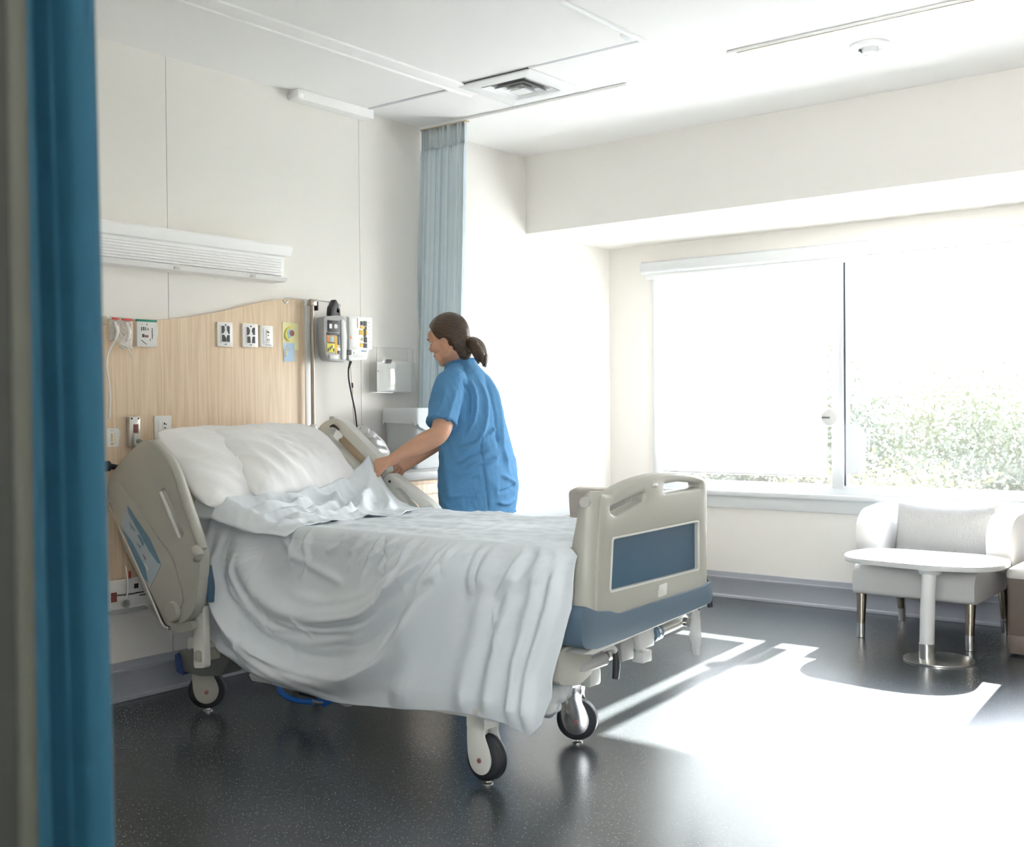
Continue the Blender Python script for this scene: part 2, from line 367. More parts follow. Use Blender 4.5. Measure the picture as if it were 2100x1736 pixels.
# skirtings: cove profile run along each wall
def skirting(name, p0, p1, nrm):
    p0, p1, n = Vector(p0), Vector(p1), Vector(nrm)
    prof = [(.003, 0), (.022, 0), (.022, .012), (.012, .020), (.010, .115), (.014, .120), (.014, .132), (.010, .135), (.010, .165), (.003, .168)]
    struct(name, B().loft([[p + n * a + Vector((0, 0, z)) for a, z in prof] for p in (p0, p1)]), M['base'])
skirting('baseboard_left', (.527, HY, 0), (WX, HY, 0), (0, -1, 0))
skirting('baseboard_right', (WX, HY, 0), (WX, Y0, 0), (-1, 0, 0))
struct('trim_3', B().box(4.9, WX, HY - .022, HY, .53, .655, .008), M['framew'])                 # chair-height wall guard
# ceiling: shallow linear channel, tile bars, curtain track, ledge by the headwall
struct('trim_4', B().box(1.2, 4.385, 3.565, 3.655, H - .012, H, .003).box(1.2, 4.385, 3.655, 3.672, H - .020, H, .003), M['ceil'])
struct('trim_5', B().box(4.243, 4.262, 3.69, HY, H - .004, H).box(4.205, 4.222, 2.55, 3.17, H - .004, H), M['tbar'])
struct('trim_6', B().box(2.2, 4.21, 2.535, 2.556, H - .016, H, .004).ball((4.14, 2.575, H), (.06, .03, .014)), M['white'])
struct('trim_7', B().box(4.375, 4.72, 3.622, 3.636, H - .005, H).box(4.65, 4.70, 3.18, 3.195, H - .005, H), M['white'])
struct('trim_8', B().box(3.76, 4.285, HY - .075, HY, H - .05, H, .006).box(3.755, 3.79, HY - .08, HY, H - .045, H - .02, .004), M['ceil'])
struct('trim_9', B().box(2.0, 4.2, 2.56, 3.12, H - .003, H), M['ceil'])
# ------------------------------------------------------------------ window
fr = B().box(WX - .012, WX + .07, 3.905, 3.972, WZ0, WZ1 + .004, .006).box(WX - .012, WX + .07, WY0 - .004, 1.478, WZ0, WZ1 + .004, .006)
fr.box(WX - .012, WX + .07, 1.47, 3.91, WZ0 - .004, .757, .006).box(WX - .012, WX + .07, 1.47, 3.91, 2.112, WZ1 + .004, .006)
fr.box(WX - .018, WX + .07, 2.627, 2.704, .74, 2.13, .006)
win = tag(fr.build('window_1', M['framew']), kind='structure')
B().box(WX + .02, WX + .026, 1.47, 2.63, .75, 2.12).box(WX + .02, WX + .026, 2.70, 3.91, .74, 2.12).build('window_pane', M['glass'], win)
B().box(WX - .006, WX + .05, 3.896, 3.906, .752, 2.112).box(WX - .012, WX + .05, 2.614, 2.627, .757, 2.112).build('window_gasket', M['gasket'], win)
lt = B().lathe([(.0, -.012), (.050, -.012), (.055, 0), (.050, .014), (0, .016)], (WX - .035, 2.705, 1.172), (-1, 0, 0), 24).build('window_latch', M['lgrey'], win)
B().box(WX - .055, WX - .048, 2.70, 2.75, 1.167, 1.177).build('latch_lever', M['dsteel'], lt)
struct('trim_10', B().box(WX - .045, WX + .02, WY0 - .05, 4.03, .665, .70, .008).box(WX - .02, WX, WY0 - .03, 4.01, .585, .665, .005), M['framew'])   # sill and apron
w2 = B()                                              # added window, unseen behind the camera, to daylight the near bed side
for y0, y1, z0, z1 in ((VY0, VY0 + .06, VZ0, VZ1), (VY1 - .06, VY1, VZ0, VZ1), (VY0, VY1, VZ0, VZ0 + .06), (VY0, VY1, VZ1 - .06, VZ1), (-.24, -.16, VZ0, VZ1)): w2.box(X0 - .07, X0 + .01, y0, y1, z0, z1, .004)
w2 = tag(w2.build('fill_window_2', M['framew']), kind='structure')
B().box(X0 - .03, X0 - .024, VY0 + .05, VY1 - .05, VZ0 + .05, VZ1 - .05).build('window_pane', M['glass'], w2)
bl = thing('roller_blind', 'white roller blind pulled down over the left window pane, its cassette running above both panes', 'blind', (WX, 2.7, 2.15))
B().loft([[Vector((WX - a, y, z)) for a, z in ((.002, 2.142), (.060, 2.142), (.082, 2.155), (.088, 2.185), (.080, 2.215), (.060, 2.228), (.002, 2.228))] for y in (4.02, 1.40)]).build('blind_cassette', M['framew'], bl)
B().box(WX - .05, WX - .012, 1.42, 4.0, 2.112, 2.142, .003).build('blind_guide_rail', M['white'], bl)
P = np.zeros((8, 24, 3)); P[..., 0] = WX - .040
P[..., 1] = np.linspace(3.885, 2.775, 8)[:, None]; P[..., 2] = np.linspace(2.125, .815, 24)[None]
grid_obj('blind_cloth', P, M['blind'], bl, .0015)
B().box(WX - .046, WX - .034, 2.775, 3.885, .806, .822, .004).build('bottom_bar', M['white'], bl)
B().tube([(WX - .05, 3.875, 2.13), (WX - .052, 3.87, 1.4), (WX - .05, 3.868, .79)], .003, 6).build('pull_cord', M['white'], bl)
tag(B().plate([(2.605, .83), (2.528, .83), (2.528, 1.06), (2.535, 1.085), (2.605, 1.15)][::-1], t=.006, m=YZ(WX - .032)).build('window_plate', M['framew'], None),
    'white plate with a cut corner low on the right window pane', 'window plate')

# ================================================================== OUTSIDE
def tree(x, y, r, zc, mat, label, seed):
    g = np.random.default_rng(seed); t = thing('tree', label, 'tree', (x, y, -6.0), 'trees outside the window')
    B().tube([(x, y, -6), (x + .1, y + .1, -3), (x, y, zc)], [.28, .2, .12], 8).build('trunk', M['bark'], t)
    k = 26; d = g.normal(size=(k, 3)); d /= np.linalg.norm(d, axis=1)[:, None]
    cen = d * g.uniform(.45, .95, (k, 1)) * np.array([r, r, r * .85]); rad = g.uniform(.28, .5, k) * r
    n = 24000; i = g.integers(0, k, n); q = g.normal(size=(n, 3)); q /= np.linalg.norm(q, axis=1)[:, None]
    C = cen[i] + q * rad[i][:, None] * g.uniform(.5, 1.15, (n, 1)) + np.array([x, y, zc])
    u = g.normal(size=(n, 3)); u /= np.linalg.norm(u, axis=1)[:, None]; v = np.cross(u, g.normal(size=(n, 3))); v /= np.linalg.norm(v, axis=1)[:, None]
    s = g.uniform(.022, .055, (n, 1)); V = np.stack([C - u * s, C + v * s * .55, C + u * s, C - v * s * .55], 1).reshape(-1, 3)
    me = bpy.data.meshes.new('foliage'); me.from_pydata(V.tolist(), [], np.arange(n * 4).reshape(n, 4).tolist()); me.materials.append(mat)
    link(bpy.data.objects.new('foliage', me), t)
    br = B()
    for j in range(9):
        e = cen[j] * .8 + np.array([x, y, zc]); br.tube([(x, y, zc - r * .9), (x + cen[j][0] * .3, y + cen[j][1] * .3, zc - r * .3), tuple(e)], [.09, .05, .02], 6, 4)
    br.build('branches', M['bark'], t)
TR = [(18, 3.6, 2.15, -.25, 'leafA', 'olive-green tree at the right edge of the right window pane', 1),
      (24, 6.9, 2.3, -.35, 'leafB', 'yellowish tree in the middle of the right window pane, behind its lower neighbours', 2),
      (18.5, 8.0, 2.0, .10, 'leafA', 'taller thin-topped tree beside the mullion, seen through the right pane', 3),
      (24, 11.8, 2.4, .3, 'leafB', 'tree seen faintly through the roller blind, near the mullion', 4),
      (18.5, 12.4, 2.2, -.5, 'leafA', 'tree seen faintly through the roller blind, near the left window frame', 5),
      (14.2, 5.1, 1.6, -1.25, 'leafB', 'low bushy yellow-green tree nearest the right window pane', 6),
      (14.4, 8.5, 1.6, -1.35, 'leafA', 'low dark tree just under the blind at the bottom of the left pane', 7)]
for a in TR: tree(a[0], a[1], a[2], a[3] + .30, M[a[4]], a[5], a[6])
tag(B().box(WX + .1, 13.5, -14, 18, -1.6, -.7).build('bounce_deck_1', M['bounce_deck'], None), kind='structure')  # unseen pale deck added to bounce sunlight up to the ceiling
tag(B().box(8, 90, -60, 80, -6.2, -6).build('lawn', M['grass'], None), kind='structure')

# ================================================================== CEILING FITTINGS
v = thing('air_vent', 'square white air diffuser with stepped louvres in the ceiling', 'vent', (4.44, 3.39, H))
B().plate(rnd([(4.215, 3.17), (4.665, 3.17), (4.665, 3.61), (4.215, 3.61)], .01, 2), [[(4.30, 3.255), (4.58, 3.255), (4.58, 3.525), (4.30, 3.525)]], .012, Matrix.Translation((0, 0, H - .013)), .003).build('vent_frame', M['white'], v)
B().box(4.215, 4.665, 3.605, 3.617, H - .006, H - .002).box(4.212, 4.220, 3.17, 3.61, H - .006, H - .002).build('vent_gap', M['gasket'], v)
B().box(4.30, 4.58, 3.255, 3.525, H - .003, H - .001).build('vent_throat', M['dsteel'], v)
for k, (i0, dz) in enumerate(((.0, .010), (.045, .016), (.085, .020))):
    a, c = .30 + i0, .58 - i0
    lv = B()
    ring = lambda d, z: [Vector((4 + a + d, 3.255 + i0 + d, z)), Vector((4 + c - d, 3.255 + i0 + d, z)), Vector((4 + c - d, 3.525 - i0 - d, z)), Vector((4 + a + d, 3.525 - i0 - d, z))]
    lv.loft([ring(.012, H - .004), ring(.0, H - .008 - dz * .6), ring(-.004, H - .010 - dz * .6), ring(.006, H - .004 - dz * .5), ring(.030, H - .003)], False)
    lv.build('vent_louvre', M['white'], v)
B().box(4.40, 4.48, 3.35, 3.43, H - .028, H - .022, .003).build('vent_centre', M['white'], v)
d = thing('smoke_detector', 'small round white smoke detector on the ceiling near the soffit', 'smoke detector', (4.915, 1.815, H))
B().lathe([(.088, 0), (.088, -.008), (.075, -.016), (.05, -.018), (.05, -.010), (0, -.010)], (4.915, 1.815, H), (0, 0, 1), 36).build('detector_base', M['white'], d)
B().lathe([(.036, -.008), (.036, -.028), (.030, -.036), (0, -.038)], (4.915, 1.815, H), (0, 0, 1), 24).build('sensor_head', M['white'], d)
B().box(4.90, 4.96, 1.835, 1.85, H - .032, H - .014).box(4.885, 4.90, 1.85, 1.856, H - .030, H - .014).build('sensor_slot', M['dsteel'], d)

# ================================================================== HEADWALL FITTINGS
# over-bed lamp
lp = thing('bed_lamp', 'long white over-bed wall lamp with louvred front above the wood headboard', 'lamp', (3.0, HY, 1.9))
def prof(name, pts, x0, x1, m, par, sm=30): return B().loft([[Vector((x, HY - a, z)) for a, z in pts] for x in (x0, x1)]).build(name, m, par, sm)
LX0, LX1 = 2.28, 3.665
prof('lamp_housing', [(.001, 2.030), (.120, 2.030), (.126, 2.024), (.120, 1.992), (.096, 1.986), (.088, 1.885), (.001, 1.885)], LX0, LX1 - .025, M['lampw'], lp)
prof('lamp_hood', [(.0, 2.040), (.128, 2.040), (.132, 2.032), (.120, 1.990), (.112, 1.988), (.0, 2.026)], LX0, LX1, M['lampw'], lp)
for k in range(7):
    z = 1.975 - k * .0125
    prof('lamp_louvre', [(.088, z), (.104, z - .001), (.105, z - .004), (.088, z - .007)], LX0 + .02, LX1 - .045, M['lampw'], lp)
prof('lamp_tray', [(.0, 1.880), (.100, 1.880), (.116, 1.889), (.119, 1.886), (.104, 1.868), (.0, 1.868)], LX0, LX1 - .02, M['lampw'], lp)
B().plate(rnd([(HY - .001, 1.868), (HY - .001, 2.03), (HY - .09, 2.03), (HY - .085, 1.868)], .004, 2), t=.012, m=YZ(LX1 - .035)).build('end_cap', M['white'], lp)
for x in (3.0, 3.42): B().box(x, x + .03, HY - .118, HY - .09, 1.872, 1.892, .003).build('tray_clip', M['lgrey'], lp)
# maple headboard panel
pn = thing('headboard_panel', 'pale maple wood panel with a wavy top fixed to the wall behind the bed', 'headboard', (3.1, HY, .47))
top = cr([(2.3, 1.64), (2.73, 1.640), (3.033, 1.657), (3.299, 1.706), (3.528, 1.762), (3.711, 1.797), (3.83, 1.803)], 6)
B().plate([(2.3, .47), (3.83, .47)] + [tuple(p[:2]) for p in [np.array(q) for q in top][::-1]], t=.022, m=frame((0, HY - .0003, 0), (1, 0, 0), (0, 0, 1)), r=.002).build('wood_panel', M['wood'], pn)
B().box(3.832, 3.864, HY - .026, HY - .001, .47, 1.77, .003).build('edge_strip', M['white'], pn)
PY = HY - .0235                                        # face of the wood panel
def face(y=PY): return XZ(y)
def strokes(name, rects, m, par, y, t=.0012):
    b = B()
    for x0, x1, z0, z1 in rects: b.box(x0, x1, y - t, y, z0, z1)
    return b.build(name, m, par)
def outlet(x0, x1, z0, z1, label, style):
    o = thing('wall_outlet', label, 'outlet', ((x0 + x1) / 2, PY, z0), 'outlets on the wood panel'); w, h = x1 - x0, z1 - z0; yf = PY - .011
    B().box(x0, x1, yf, PY, z0, z1, .003).build('cover_plate', M['outlet'], o)
    B().box(x0 + w * .2, x1 - w * .2, yf - .003, yf, z0 + h * .16, z1 - h * .14, .0015).build('socket_insert', M['white'], o)
    ins = yf - .003
    if style in (0, 1):
        q = [[(.24, .52), (.24, .84), (.42, .84), (.44, .66), (.36, .55)], [(.76, .84), (.76, .52), (.70, .52), (.60, .66), (.58, .84)],
             [(.26, .20), (.26, .48), (.40, .48), (.52, .34), (.53, .20)], [(.58, .20), (.56, .36), (.62, .48), (.76, .48), (.76, .20)]]
        if style: q = [[(.24, .50), (.24, .84), (.36, .82), (.44, .70), (.40, .56), (.32, .50)], [(.76, .84), (.76, .52), (.66, .52), (.56, .68), (.62, .82)],
                       [(.26, .18), (.26, .45), (.44, .45), (.47, .18)], [(.56, .18), (.60, .44), (.70, .46), (.76, .46), (.76, .18)]]
        for poly in q: B().plate([(x0 + a * w, z0 + c * h) for a, c in poly], t=.0015, m=face(ins)).build('socket', M['ink'], o)
        B().lathe([(0, -.002), (.0035, -.002), (.0035, 0), (0, 0)], (x0 + w * .5, ins, z0 + h * .88), (0, 1, 0), 12).build('screw', M['ink'], o)
        strokes('print', [(x0 + w * .42, x0 + w * .45, z0 + h * .08, z0 + h * .11), (x0 + w * .5, x0 + w * .55, z0 + h * .07, z0 + h * .13)], M['ink'], o, yf)
    else:
        B().box(x0 + w * .40, x0 + w * .72, ins - .002, ins, z0 + h * .22, z0 + h * .78, .001).build('switch', M['outlet'], o)
        strokes('print', [(x0 + w * .48, x0 + w * .56, z0 + h * .66, z0 + h * .73), (x0 + w * .60, x0 + w * .64, z0 + h * .64, z0 + h * .70), (x0 + w * .5, x0 + w * .6, z0 + h * .52, z0 + h * .56),
                          (x0 + w * .48, x0 + w * .51, z0 + h * .30, z0 + h * .38), (x0 + w * .62, x0 + w * .64, z0 + h * .30, z0 + h * .38)], M['ink'], o, ins - .002)
        if style == 2: strokes('small_print', [(x0 + w * (.36 + .1 * k), x0 + w * (.42 + .1 * k), z0 + h * .08, z0 + h * .11) for k in range(5)], M['panelblue'], o, yf)
outlet(3.288, 3.376, 1.545, 1.660, 'white outlet plate with four black sockets, the leftmost of the upper row', 0)
outlet(3.434, 3.526, 1.548, 1.661, 'white outlet plate with four black sockets, right beside the plain switch plate', 1)
outlet(3.541, 3.618, 1.553, 1.657, 'narrow white switch plate with small grey marks, no black sockets', 2)
outlet(2.946, 3.034, 1.110, 1.228, 'white outlet plate low on the wood panel, just above the rear pillow', 3)
# notes stuck to the panel
n = tag(B().plate(rnd([(3.685, 1.546), (3.787, 1.546), (3.787, 1.681), (3.685, 1.681)], .004, 2), t=.0012, m=face()).build('paper_note', M['papery']), 'pale yellow drawing taped on the wood panel beside the pole', 'note')
B().tube([(3.745, PY - .003, 1.660), (3.712, PY - .003, 1.645), (3.701, PY - .003, 1.620), (3.712, PY - .003, 1.597), (3.728, PY - .003, 1.588)], [.003, .006, .006, .005, .002], 6, 4).build('print', M['lyellow'], n)
B().plate(cr([(3.722, 1.655, 0), (3.712, 1.63, 0), (3.728, 1.600, 0), (3.742, 1.62, 0), (3.745, 1.648, 0)], 3)and [tuple(p[:2]) for p in cr([(3.722, 1.655, 0), (3.712, 1.63, 0), (3.728, 1.600, 0), (3.742, 1.62, 0), (3.745, 1.648, 0)], 3)], t=.001, m=face(PY - .002)).build('print', M['teal'], n)
B().lathe([(0, 0), (.015, 0), (.015, .0015), (0, .0015)], (3.744, PY - .004, 1.628), (0, 1, 0), 14).build('print', M['redd'], n)
n = tag(B().plate([(3.693, 1.487), (3.759, 1.487), (3.759, 1.578), (3.693, 1.578)], t=.0012, m=face(PY - .0013)).build('paper_note', M['paperb']), 'small pale blue drawing overlapping the yellow one on the wood panel', 'note')
B().plate([(3.697, 1.55), (3.712, 1.572), (3.735, 1.545), (3.715, 1.535), (3.708, 1.51), (3.697, 1.51)], t=.001, m=face(PY - .0025)).build('print', M['label'], n)
B().box(3.706, 3.714, PY - .0040, PY - .0025, 1.515, 1.54).build('print', M['papery'], n)
n = thing('paper_pad', 'beige printed pad with a green top edge hanging left on the wood panel', 'pad', (2.914, PY, 1.528))
B().box(2.862, 2.962, PY - .012, PY, 1.529, 1.640, .002).build('pages', M['paper'], n)
B().box(2.862, 2.962, PY - .014, PY, 1.638, 1.648, .001).build('binding', M['green'], n)
B().plate([(2.945, 1.575), (2.967, 1.578), (2.966, 1.620), (2.950, 1.632)], t=.001, m=face(PY - .0125)).build('page_tab', M['paper'], n)
strokes('print', [(2.882, 2.886, 1.598, 1.615), (2.892, 2.897, 1.600, 1.616), (2.903, 2.906, 1.600, 1.615), (2.915, 2.918, 1.60, 1.612), (2.885, 2.888, 1.625, 1.628), (2.91, 2.913, 1.623, 1.630),
    (2.936, 2.939, 1.565, 1.612), (2.926, 2.928, 1.555, 1.565), (2.887, 2.898, 1.570, 1.584)], M['ink'], n, PY - .0125)
strokes('print', [(2.900, 2.918, 1.570, 1.580)], M['redd'], n, PY - .0125)
B().tube([(2.883, PY - .0135, 1.557), (2.908, PY - .0135, 1.540)], .0015, 6).build('print', M['ink'], n)
# film pouches with tubing on a hook rail
hk = thing('hook_rail', 'small tan hook bracket at the far left of the wood panel', 'hook', (2.712, PY, 1.62))
B().box(2.690, 2.720, PY - .012, PY, 1.615, 1.652, .003).build('bracket', M['tan'], hk); B().tube([(2.705, PY - .01, 1.640), (2.765, PY - .03, 1.648), (2.84, PY - .03, 1.644), (2.843, PY - .012, 1.640)], .003, 6).build('hook', M['steel'], hk)
def pouch(x0, x1, z0, z1, label, seed, y):
    o = thing('plastic_pouch', label, 'pouch', ((x0 + x1) / 2, y, z0), 'clear pouches on the hook bracket')
    u = np.linspace(0, 1, 22)[:, None] * np.ones((1, 34)); w = np.ones((22, 1)) * np.linspace(0, 1, 34)[None]
    P = np.zeros((22, 34, 3)); wob = wrinkle(u * 4, w * 6, seed, 2.2)
    P[..., 0] = x0 + (x1 - x0) * u + .004 * wob * w; P[..., 2] = z1 + (z0 - z1) * w + .004 * np.sin(u * 9 + seed) * w
    P[..., 1] = y - .010 * np.sin(PI * u) * np.sin(PI * w) ** .5 - .006 * wob * np.sin(PI * u)
    grid_obj('film', P, M['film'], o, .0008)
    B().box(x0 + .006, x1 - .006, y - .014, y - .006, z1 - .012, z1 - .003, .002).build('red_seal', M['red'], o)
    cx = (x0 + x1) / 2
    B().tube([(cx - .008, y - .012, z1 - .02), (cx + .006, y - .014, z1 - .06), (cx - .004, y - .012, z1 - .1)], [.007, .009, .005], 8, 5).build('coiled_tube', M['tubing'], o)
    B().box(cx + .004, cx + .009, y - .018, y - .012, z1 - .075, z1 - .03, .001).build('clamp', M['dsteel'], o)
    return o
p1 = pouch(2.727, 2.772, 1.545, 1.650, 'clear pouch with a dark red seal, nearest the blue curtain on the hook bracket', 3, PY - .016)
p2 = pouch(2.770, 2.832, 1.515, 1.648, 'longer clear pouch with a bright red seal beside the printed pad', 8, PY - .024)
tag(B().tube([(2.760, PY - .03, 1.60), (2.752, PY - .02, 1.555), (2.722, PY - .014, 1.50), (2.712, PY - .012, 1.44), (2.722, PY - .012, 1.38), (2.728, PY - .012, 1.30), (2.722, PY - .012, 1.22)], .0045, 8, 6).build('drip_tube', M['tubing']), 'white tube trailing down the left edge of the wood panel from the pouches', 'tube')
tag(B().tube([(2.765, PY - .036, 1.535), (2.800, PY - .03, 1.525), (2.822, PY - .014, 1.505), (2.838, PY - .012, 1.480)], .003, 8, 6).build('drip_tube', M['tubing']), 'short white tube curling to the right under the pouches', 'tube')
# dispenser, tag, low tray
o = thing('wall_dispenser', 'narrow silver wall device with a pink label on the wood panel left of the pillows', 'dispenser', (2.835, PY, 1.09))
B().box(2.808, 2.862, PY - .030, PY, 1.095, 1.226, .006).build('housing', M['steel'], o)
B().box(2.826, 2.850, PY - .032, PY - .029, 1.155, 1.192, .001).build('pink_label', M['redd'], o)
B().box(2.828, 2.858, PY - .033, PY - .029, 1.100, 1.150, .001).build('window_slot', M['lgrey'], o)
B().tube([(2.845, PY - .03, 1.12), (2.846, PY - .05, 1.118), (2.848, PY - .052, 1.100)], .009, 8, 3).build('spout', M['dsteel'], o)
for x in (2.818, 2.852): B().lathe([(0, -.002), (.004, -.002), (.004, 0), (0, 0)], (x, PY - .030, 1.217), (0, 1, 0), 10).build('screw', M['ink'], o)
n = tag(B().plate(rnd([(2.716, 1.098), (2.772, 1.098), (2.782, 1.16), (2.772, 1.176), (2.716, 1.176)], .004, 2), t=.001, m=face()).build('paper_note', M['paper']), 'small white printed slip on the wood panel next to the blue curtain', 'note')
strokes('print', [(2.735, 2.740, 1.165, 1.170), (2.745, 2.748, 1.164, 1.170), (2.736, 2.744, 1.12, 1.155), (2.736, 2.746, 1.105, 1.116)], M['tan'], n, PY - .001)
strokes('print', [(2.750, 2.758, 1.108 + .009 * k, 1.111 + .009 * k) for k in range(6)], M['yellow'], n, PY - .001)
o = thing('wall_tray', 'white wall tray with papers and a wire hook low behind the near side rail', 'tray', (2.72, HY, .40))
B().box(2.55, 2.86, HY - .135, HY - .026, .475, .485, .002).box(2.55, 2.86, HY - .135, HY - .125, .430, .545, .002).box(2.55, 2.86, HY - .135, HY - .026, .420, .432, .002).build('tray_box', M['paper'], o)
B().plate(rnd([(2.58, .405), (2.84, .405), (2.80, .435), (2.76, .42), (2.70, .44), (2.62, .43)], .006, 2), t=.03, m=XZ(HY - .10)).build('tray_bracket', M['grey'], o)
B().tube([(2.72, HY - .15, .60), (2.722, HY - .155, .50), (2.705, HY - .15, .44)], .004, 8, 5).build('wire_hook', M['steel'], o)
B().lathe([(.0, -.01), (.018, -.01), (.018, .004), (0, .004)], (2.712, HY - .15, .445), (0, 1, 0), 16).build('hook_pin', M['steel'], o)
strokes('print', [(2.765, 2.785, .500, .520), (2.77, 2.81, .478, .482), (2.79, 2.82, .466, .470)], M['ink'], o, HY - .1355)
strokes('print', [(2.655, 2.682, .455, .495)], M['redd'], o, HY - .1355); B().box(2.745, 2.752, HY - .134, HY - .128, .53, .575).build('red_tab', M['red'], o)
# IV pole with hooks
o = thing('drip_stand_pole', 'slim steel drip pole with a hooked crossbar at the right edge of the wood panel', 'pole', (3.85, 4.255, 1.10))
px, py = 3.845, 4.262
B().tube([(px, py, 1.10), (px, py, 1.80)], .0105, 14).build('pole_tube', M['pole'], o)
B().lathe([(.014, 1.135), (.020, 1.14), (.020, 1.165), (.012, 1.175)], (px, py, 0), (0, 0, 1), 20).build('pole_collar', M['steel'], o)
B().box(px - .022, px + .026, py - .016, py + .016, 1.768, 1.800, .004).build('clamp', M['pole'], o)
B().box(px + .018, px + .028, py - .018, py + .010, 1.745, 1.790, .003).build('clamp_screw', M['black'], o)
for s, xe in ((-1, 3.665), (1, 4.02)):
    pts = [(px, py, 1.796), ((px + xe) / 2, py, 1.796), (xe - s * .02, py, 1.795), (xe, py - .004, 1.790), (xe + s * .012, py - .008, 1.778), (xe, py - .012, 1.768), (xe - s * .012, py - .012, 1.776)]
    B().tube(pts, .0035, 8, 4).build('hook_arm', M['steel'], o)
    for k in range(3): B().tube([(px + s * (.03 + .02 * k) if s < 0 else xe - .03 * k, py, 1.795), (px + s * (.035 + .02 * k) if s < 0 else xe - .03 * k, py - .006, 1.775)], .003, 6).build('hook', M['steel'], o)
# pump
o = thing('infusion_pump', 'grey infusion pump with a black screen and yellow keypad hanging beside the drip pole', 'pump', (3.95, 4.24, 1.49))
yb = 4.235
B().plate(rnd([(3.886, 1.520), (3.905, 1.493), (4.015, 1.490), (4.026, 1.510), (4.030, 1.62), (4.024, 1.70), (4.010, 1.722), (3.955, 1.724), (3.874, 1.710), (3.872, 1.60)], .012, 3), t=.055, m=XZ(yb + .0275), r=.006).build('pump_body', M['grey'], o)
B().plate(rnd([(3.988, 1.50), (4.016, 1.505), (4.024, 1.62), (4.014, 1.70), (3.986, 1.706)], .01, 3), t=.008, m=XZ(yb - .027), r=.003).build('side_panel', M['lgrey'], o)
yf = yb - .0285
B().box(3.896, 3.972, yf - .004, yf, 1.638, 1.696, .003).build('screen', M['ink'], o)
strokes('screen_mark', [(3.905, 3.922, 1.655, 1.678)], M['dsteel'], o, yf - .004)
B().lathe([(0, -.002), (.012, -.002), (.012, 0), (0, 0)], (3.948, yf - .004, 1.667), (0, 1, 0), 14).build('screen_mark', M['lgrey'], o)
for (x0, x1, z0, z1, m) in ((3.888, 3.978, 1.622, 1.634, 'ink'), (3.890, 3.942, 1.585, 1.620, 'orange'), (3.910, 3.938, 1.588, 1.615, 'teal'), (3.942, 3.978, 1.566, 1.618, 'yellow'), (3.962, 3.980, 1.575, 1.622, 'dblue'),
                            (3.890, 3.945, 1.535, 1.580, 'lyellow'), (3.945, 3.962, 1.530, 1.566, 'yellow'), (3.960, 3.980, 1.545, 1.560, 'white'), (3.960, 3.980, 1.530, 1.545, 'dblue')):
    B().box(x0, x1, yf - (.003 if m in ('teal', 'dblue', 'white') else .002), yf, z0, z1, .0006).build('keypad', M[m], o)
strokes('print', [(3.895 + .012 * k, 3.901 + .012 * k, 1.540 + .008 * (k % 3), 1.545 + .008 * (k % 3) + .01) for k in range(4)] + [(3.892, 3.94, 1.581, 1.585), (4.002, 4.005, 1.55, 1.585)], M['ink'], o, yf - .0035)
B().box(3.905, 3.965, yf - .006, yf, 1.500, 1.524, .004).build('cassette_door', M['lgrey'], o)
B().plate(rnd([(3.930, 1.722), (4.000, 1.722), (3.998, 1.755), (3.985, 1.78), (3.975, 1.800), (3.962, 1.806), (3.955, 1.79), (3.935, 1.765)], .006, 2), [rnd([(3.972, 1.742), (3.990, 1.738), (3.990, 1.752), (3.976, 1.764)], .004, 2)], .03, XZ(yb + .015), .004).build('hanger', M['black'], o)
B().tube([(3.970, yb, 1.785), (3.975, yb - .004, 1.80)], [.010, .005], 8).build('hanger_tip', M['lgrey'], o)
# second device
o = thing('wall_monitor', 'white wall device with a printed yellow and black strip, right of the grey pump', 'monitor', (4.15, 4.25, 1.50)); yb = 4.255
B().box(4.032, 4.062, yb - .012, yb + .02, 1.555, 1.725, .004).build('side_tray', M['white'], o)
B().plate(rnd([(4.068, 1.500), (4.195, 1.506), (4.205, 1.555), (4.235, 1.562), (4.238, 1.730), (4.062, 1.728), (4.062, 1.52)], .01, 3), t=.035, m=XZ(yb + .012), r=.004).build('device_body', M['white'], o)
B().plate(rnd([(4.060, 1.555), (4.118, 1.560), (4.124, 1.60), (4.116, 1.65), (4.112, 1.720), (4.060, 1.722)], .006, 3), t=.010, m=XZ(yb - .022), r=.002).build('grey_panel', M['lgrey'], o)
yf = yb - .0235
for k, (x0, x1, z0, z1, m) in enumerate(((4.150, 4.168, 1.685, 1.706, 'ink'), (4.172, 4.196, 1.682, 1.708, 'ink'), (4.148, 4.180, 1.668, 1.680, 'yellow'), (4.175, 4.195, 1.664, 1.680, 'ink'), (4.140, 4.198, 1.635, 1.660, 'yellow'), (4.172, 4.190, 1.625, 1.664, 'ink'),
        (4.150, 4.164, 1.636, 1.648, 'ink'), (4.155, 4.172, 1.604, 1.622, 'grey'), (4.174, 4.196, 1.596, 1.624, 'ink'), (4.144, 4.158, 1.608, 1.614, 'yellow'), (4.145, 4.176, 1.572, 1.592, 'yellow'), (4.168, 4.196, 1.568, 1.592, 'ink'), (4.155, 4.192, 1.548, 1.555, 'labelb'))):
    B().box(x0, x1, yf - .0015 - .0003 * (k % 3), yf, z0, z1, .0005).build('printed_strip', M[m], o)
B().box(4.128, 4.132, yf - .001, yf, 1.67, 1.722).box(4.068, 4.078, yb - .034, yb - .032, 1.612, 1.626).build('orange_mark', M['orange'], o)
strokes('print', [(4.205, 4.222, 1.60 + .02 * k, 1.602 + .02 * k) for k in range(6)] + [(4.10, 4.17, 1.520 + .008 * k, 1.5215 + .008 * k) for k in range(3)] + [(4.098, 4.104, 1.536, 1.546)], M['grey'], o, yf)
B().box(4.036, 4.072, yb - .038, yb - .010, 1.528, 1.553, .003).build('black_clip', M['ink'], o)
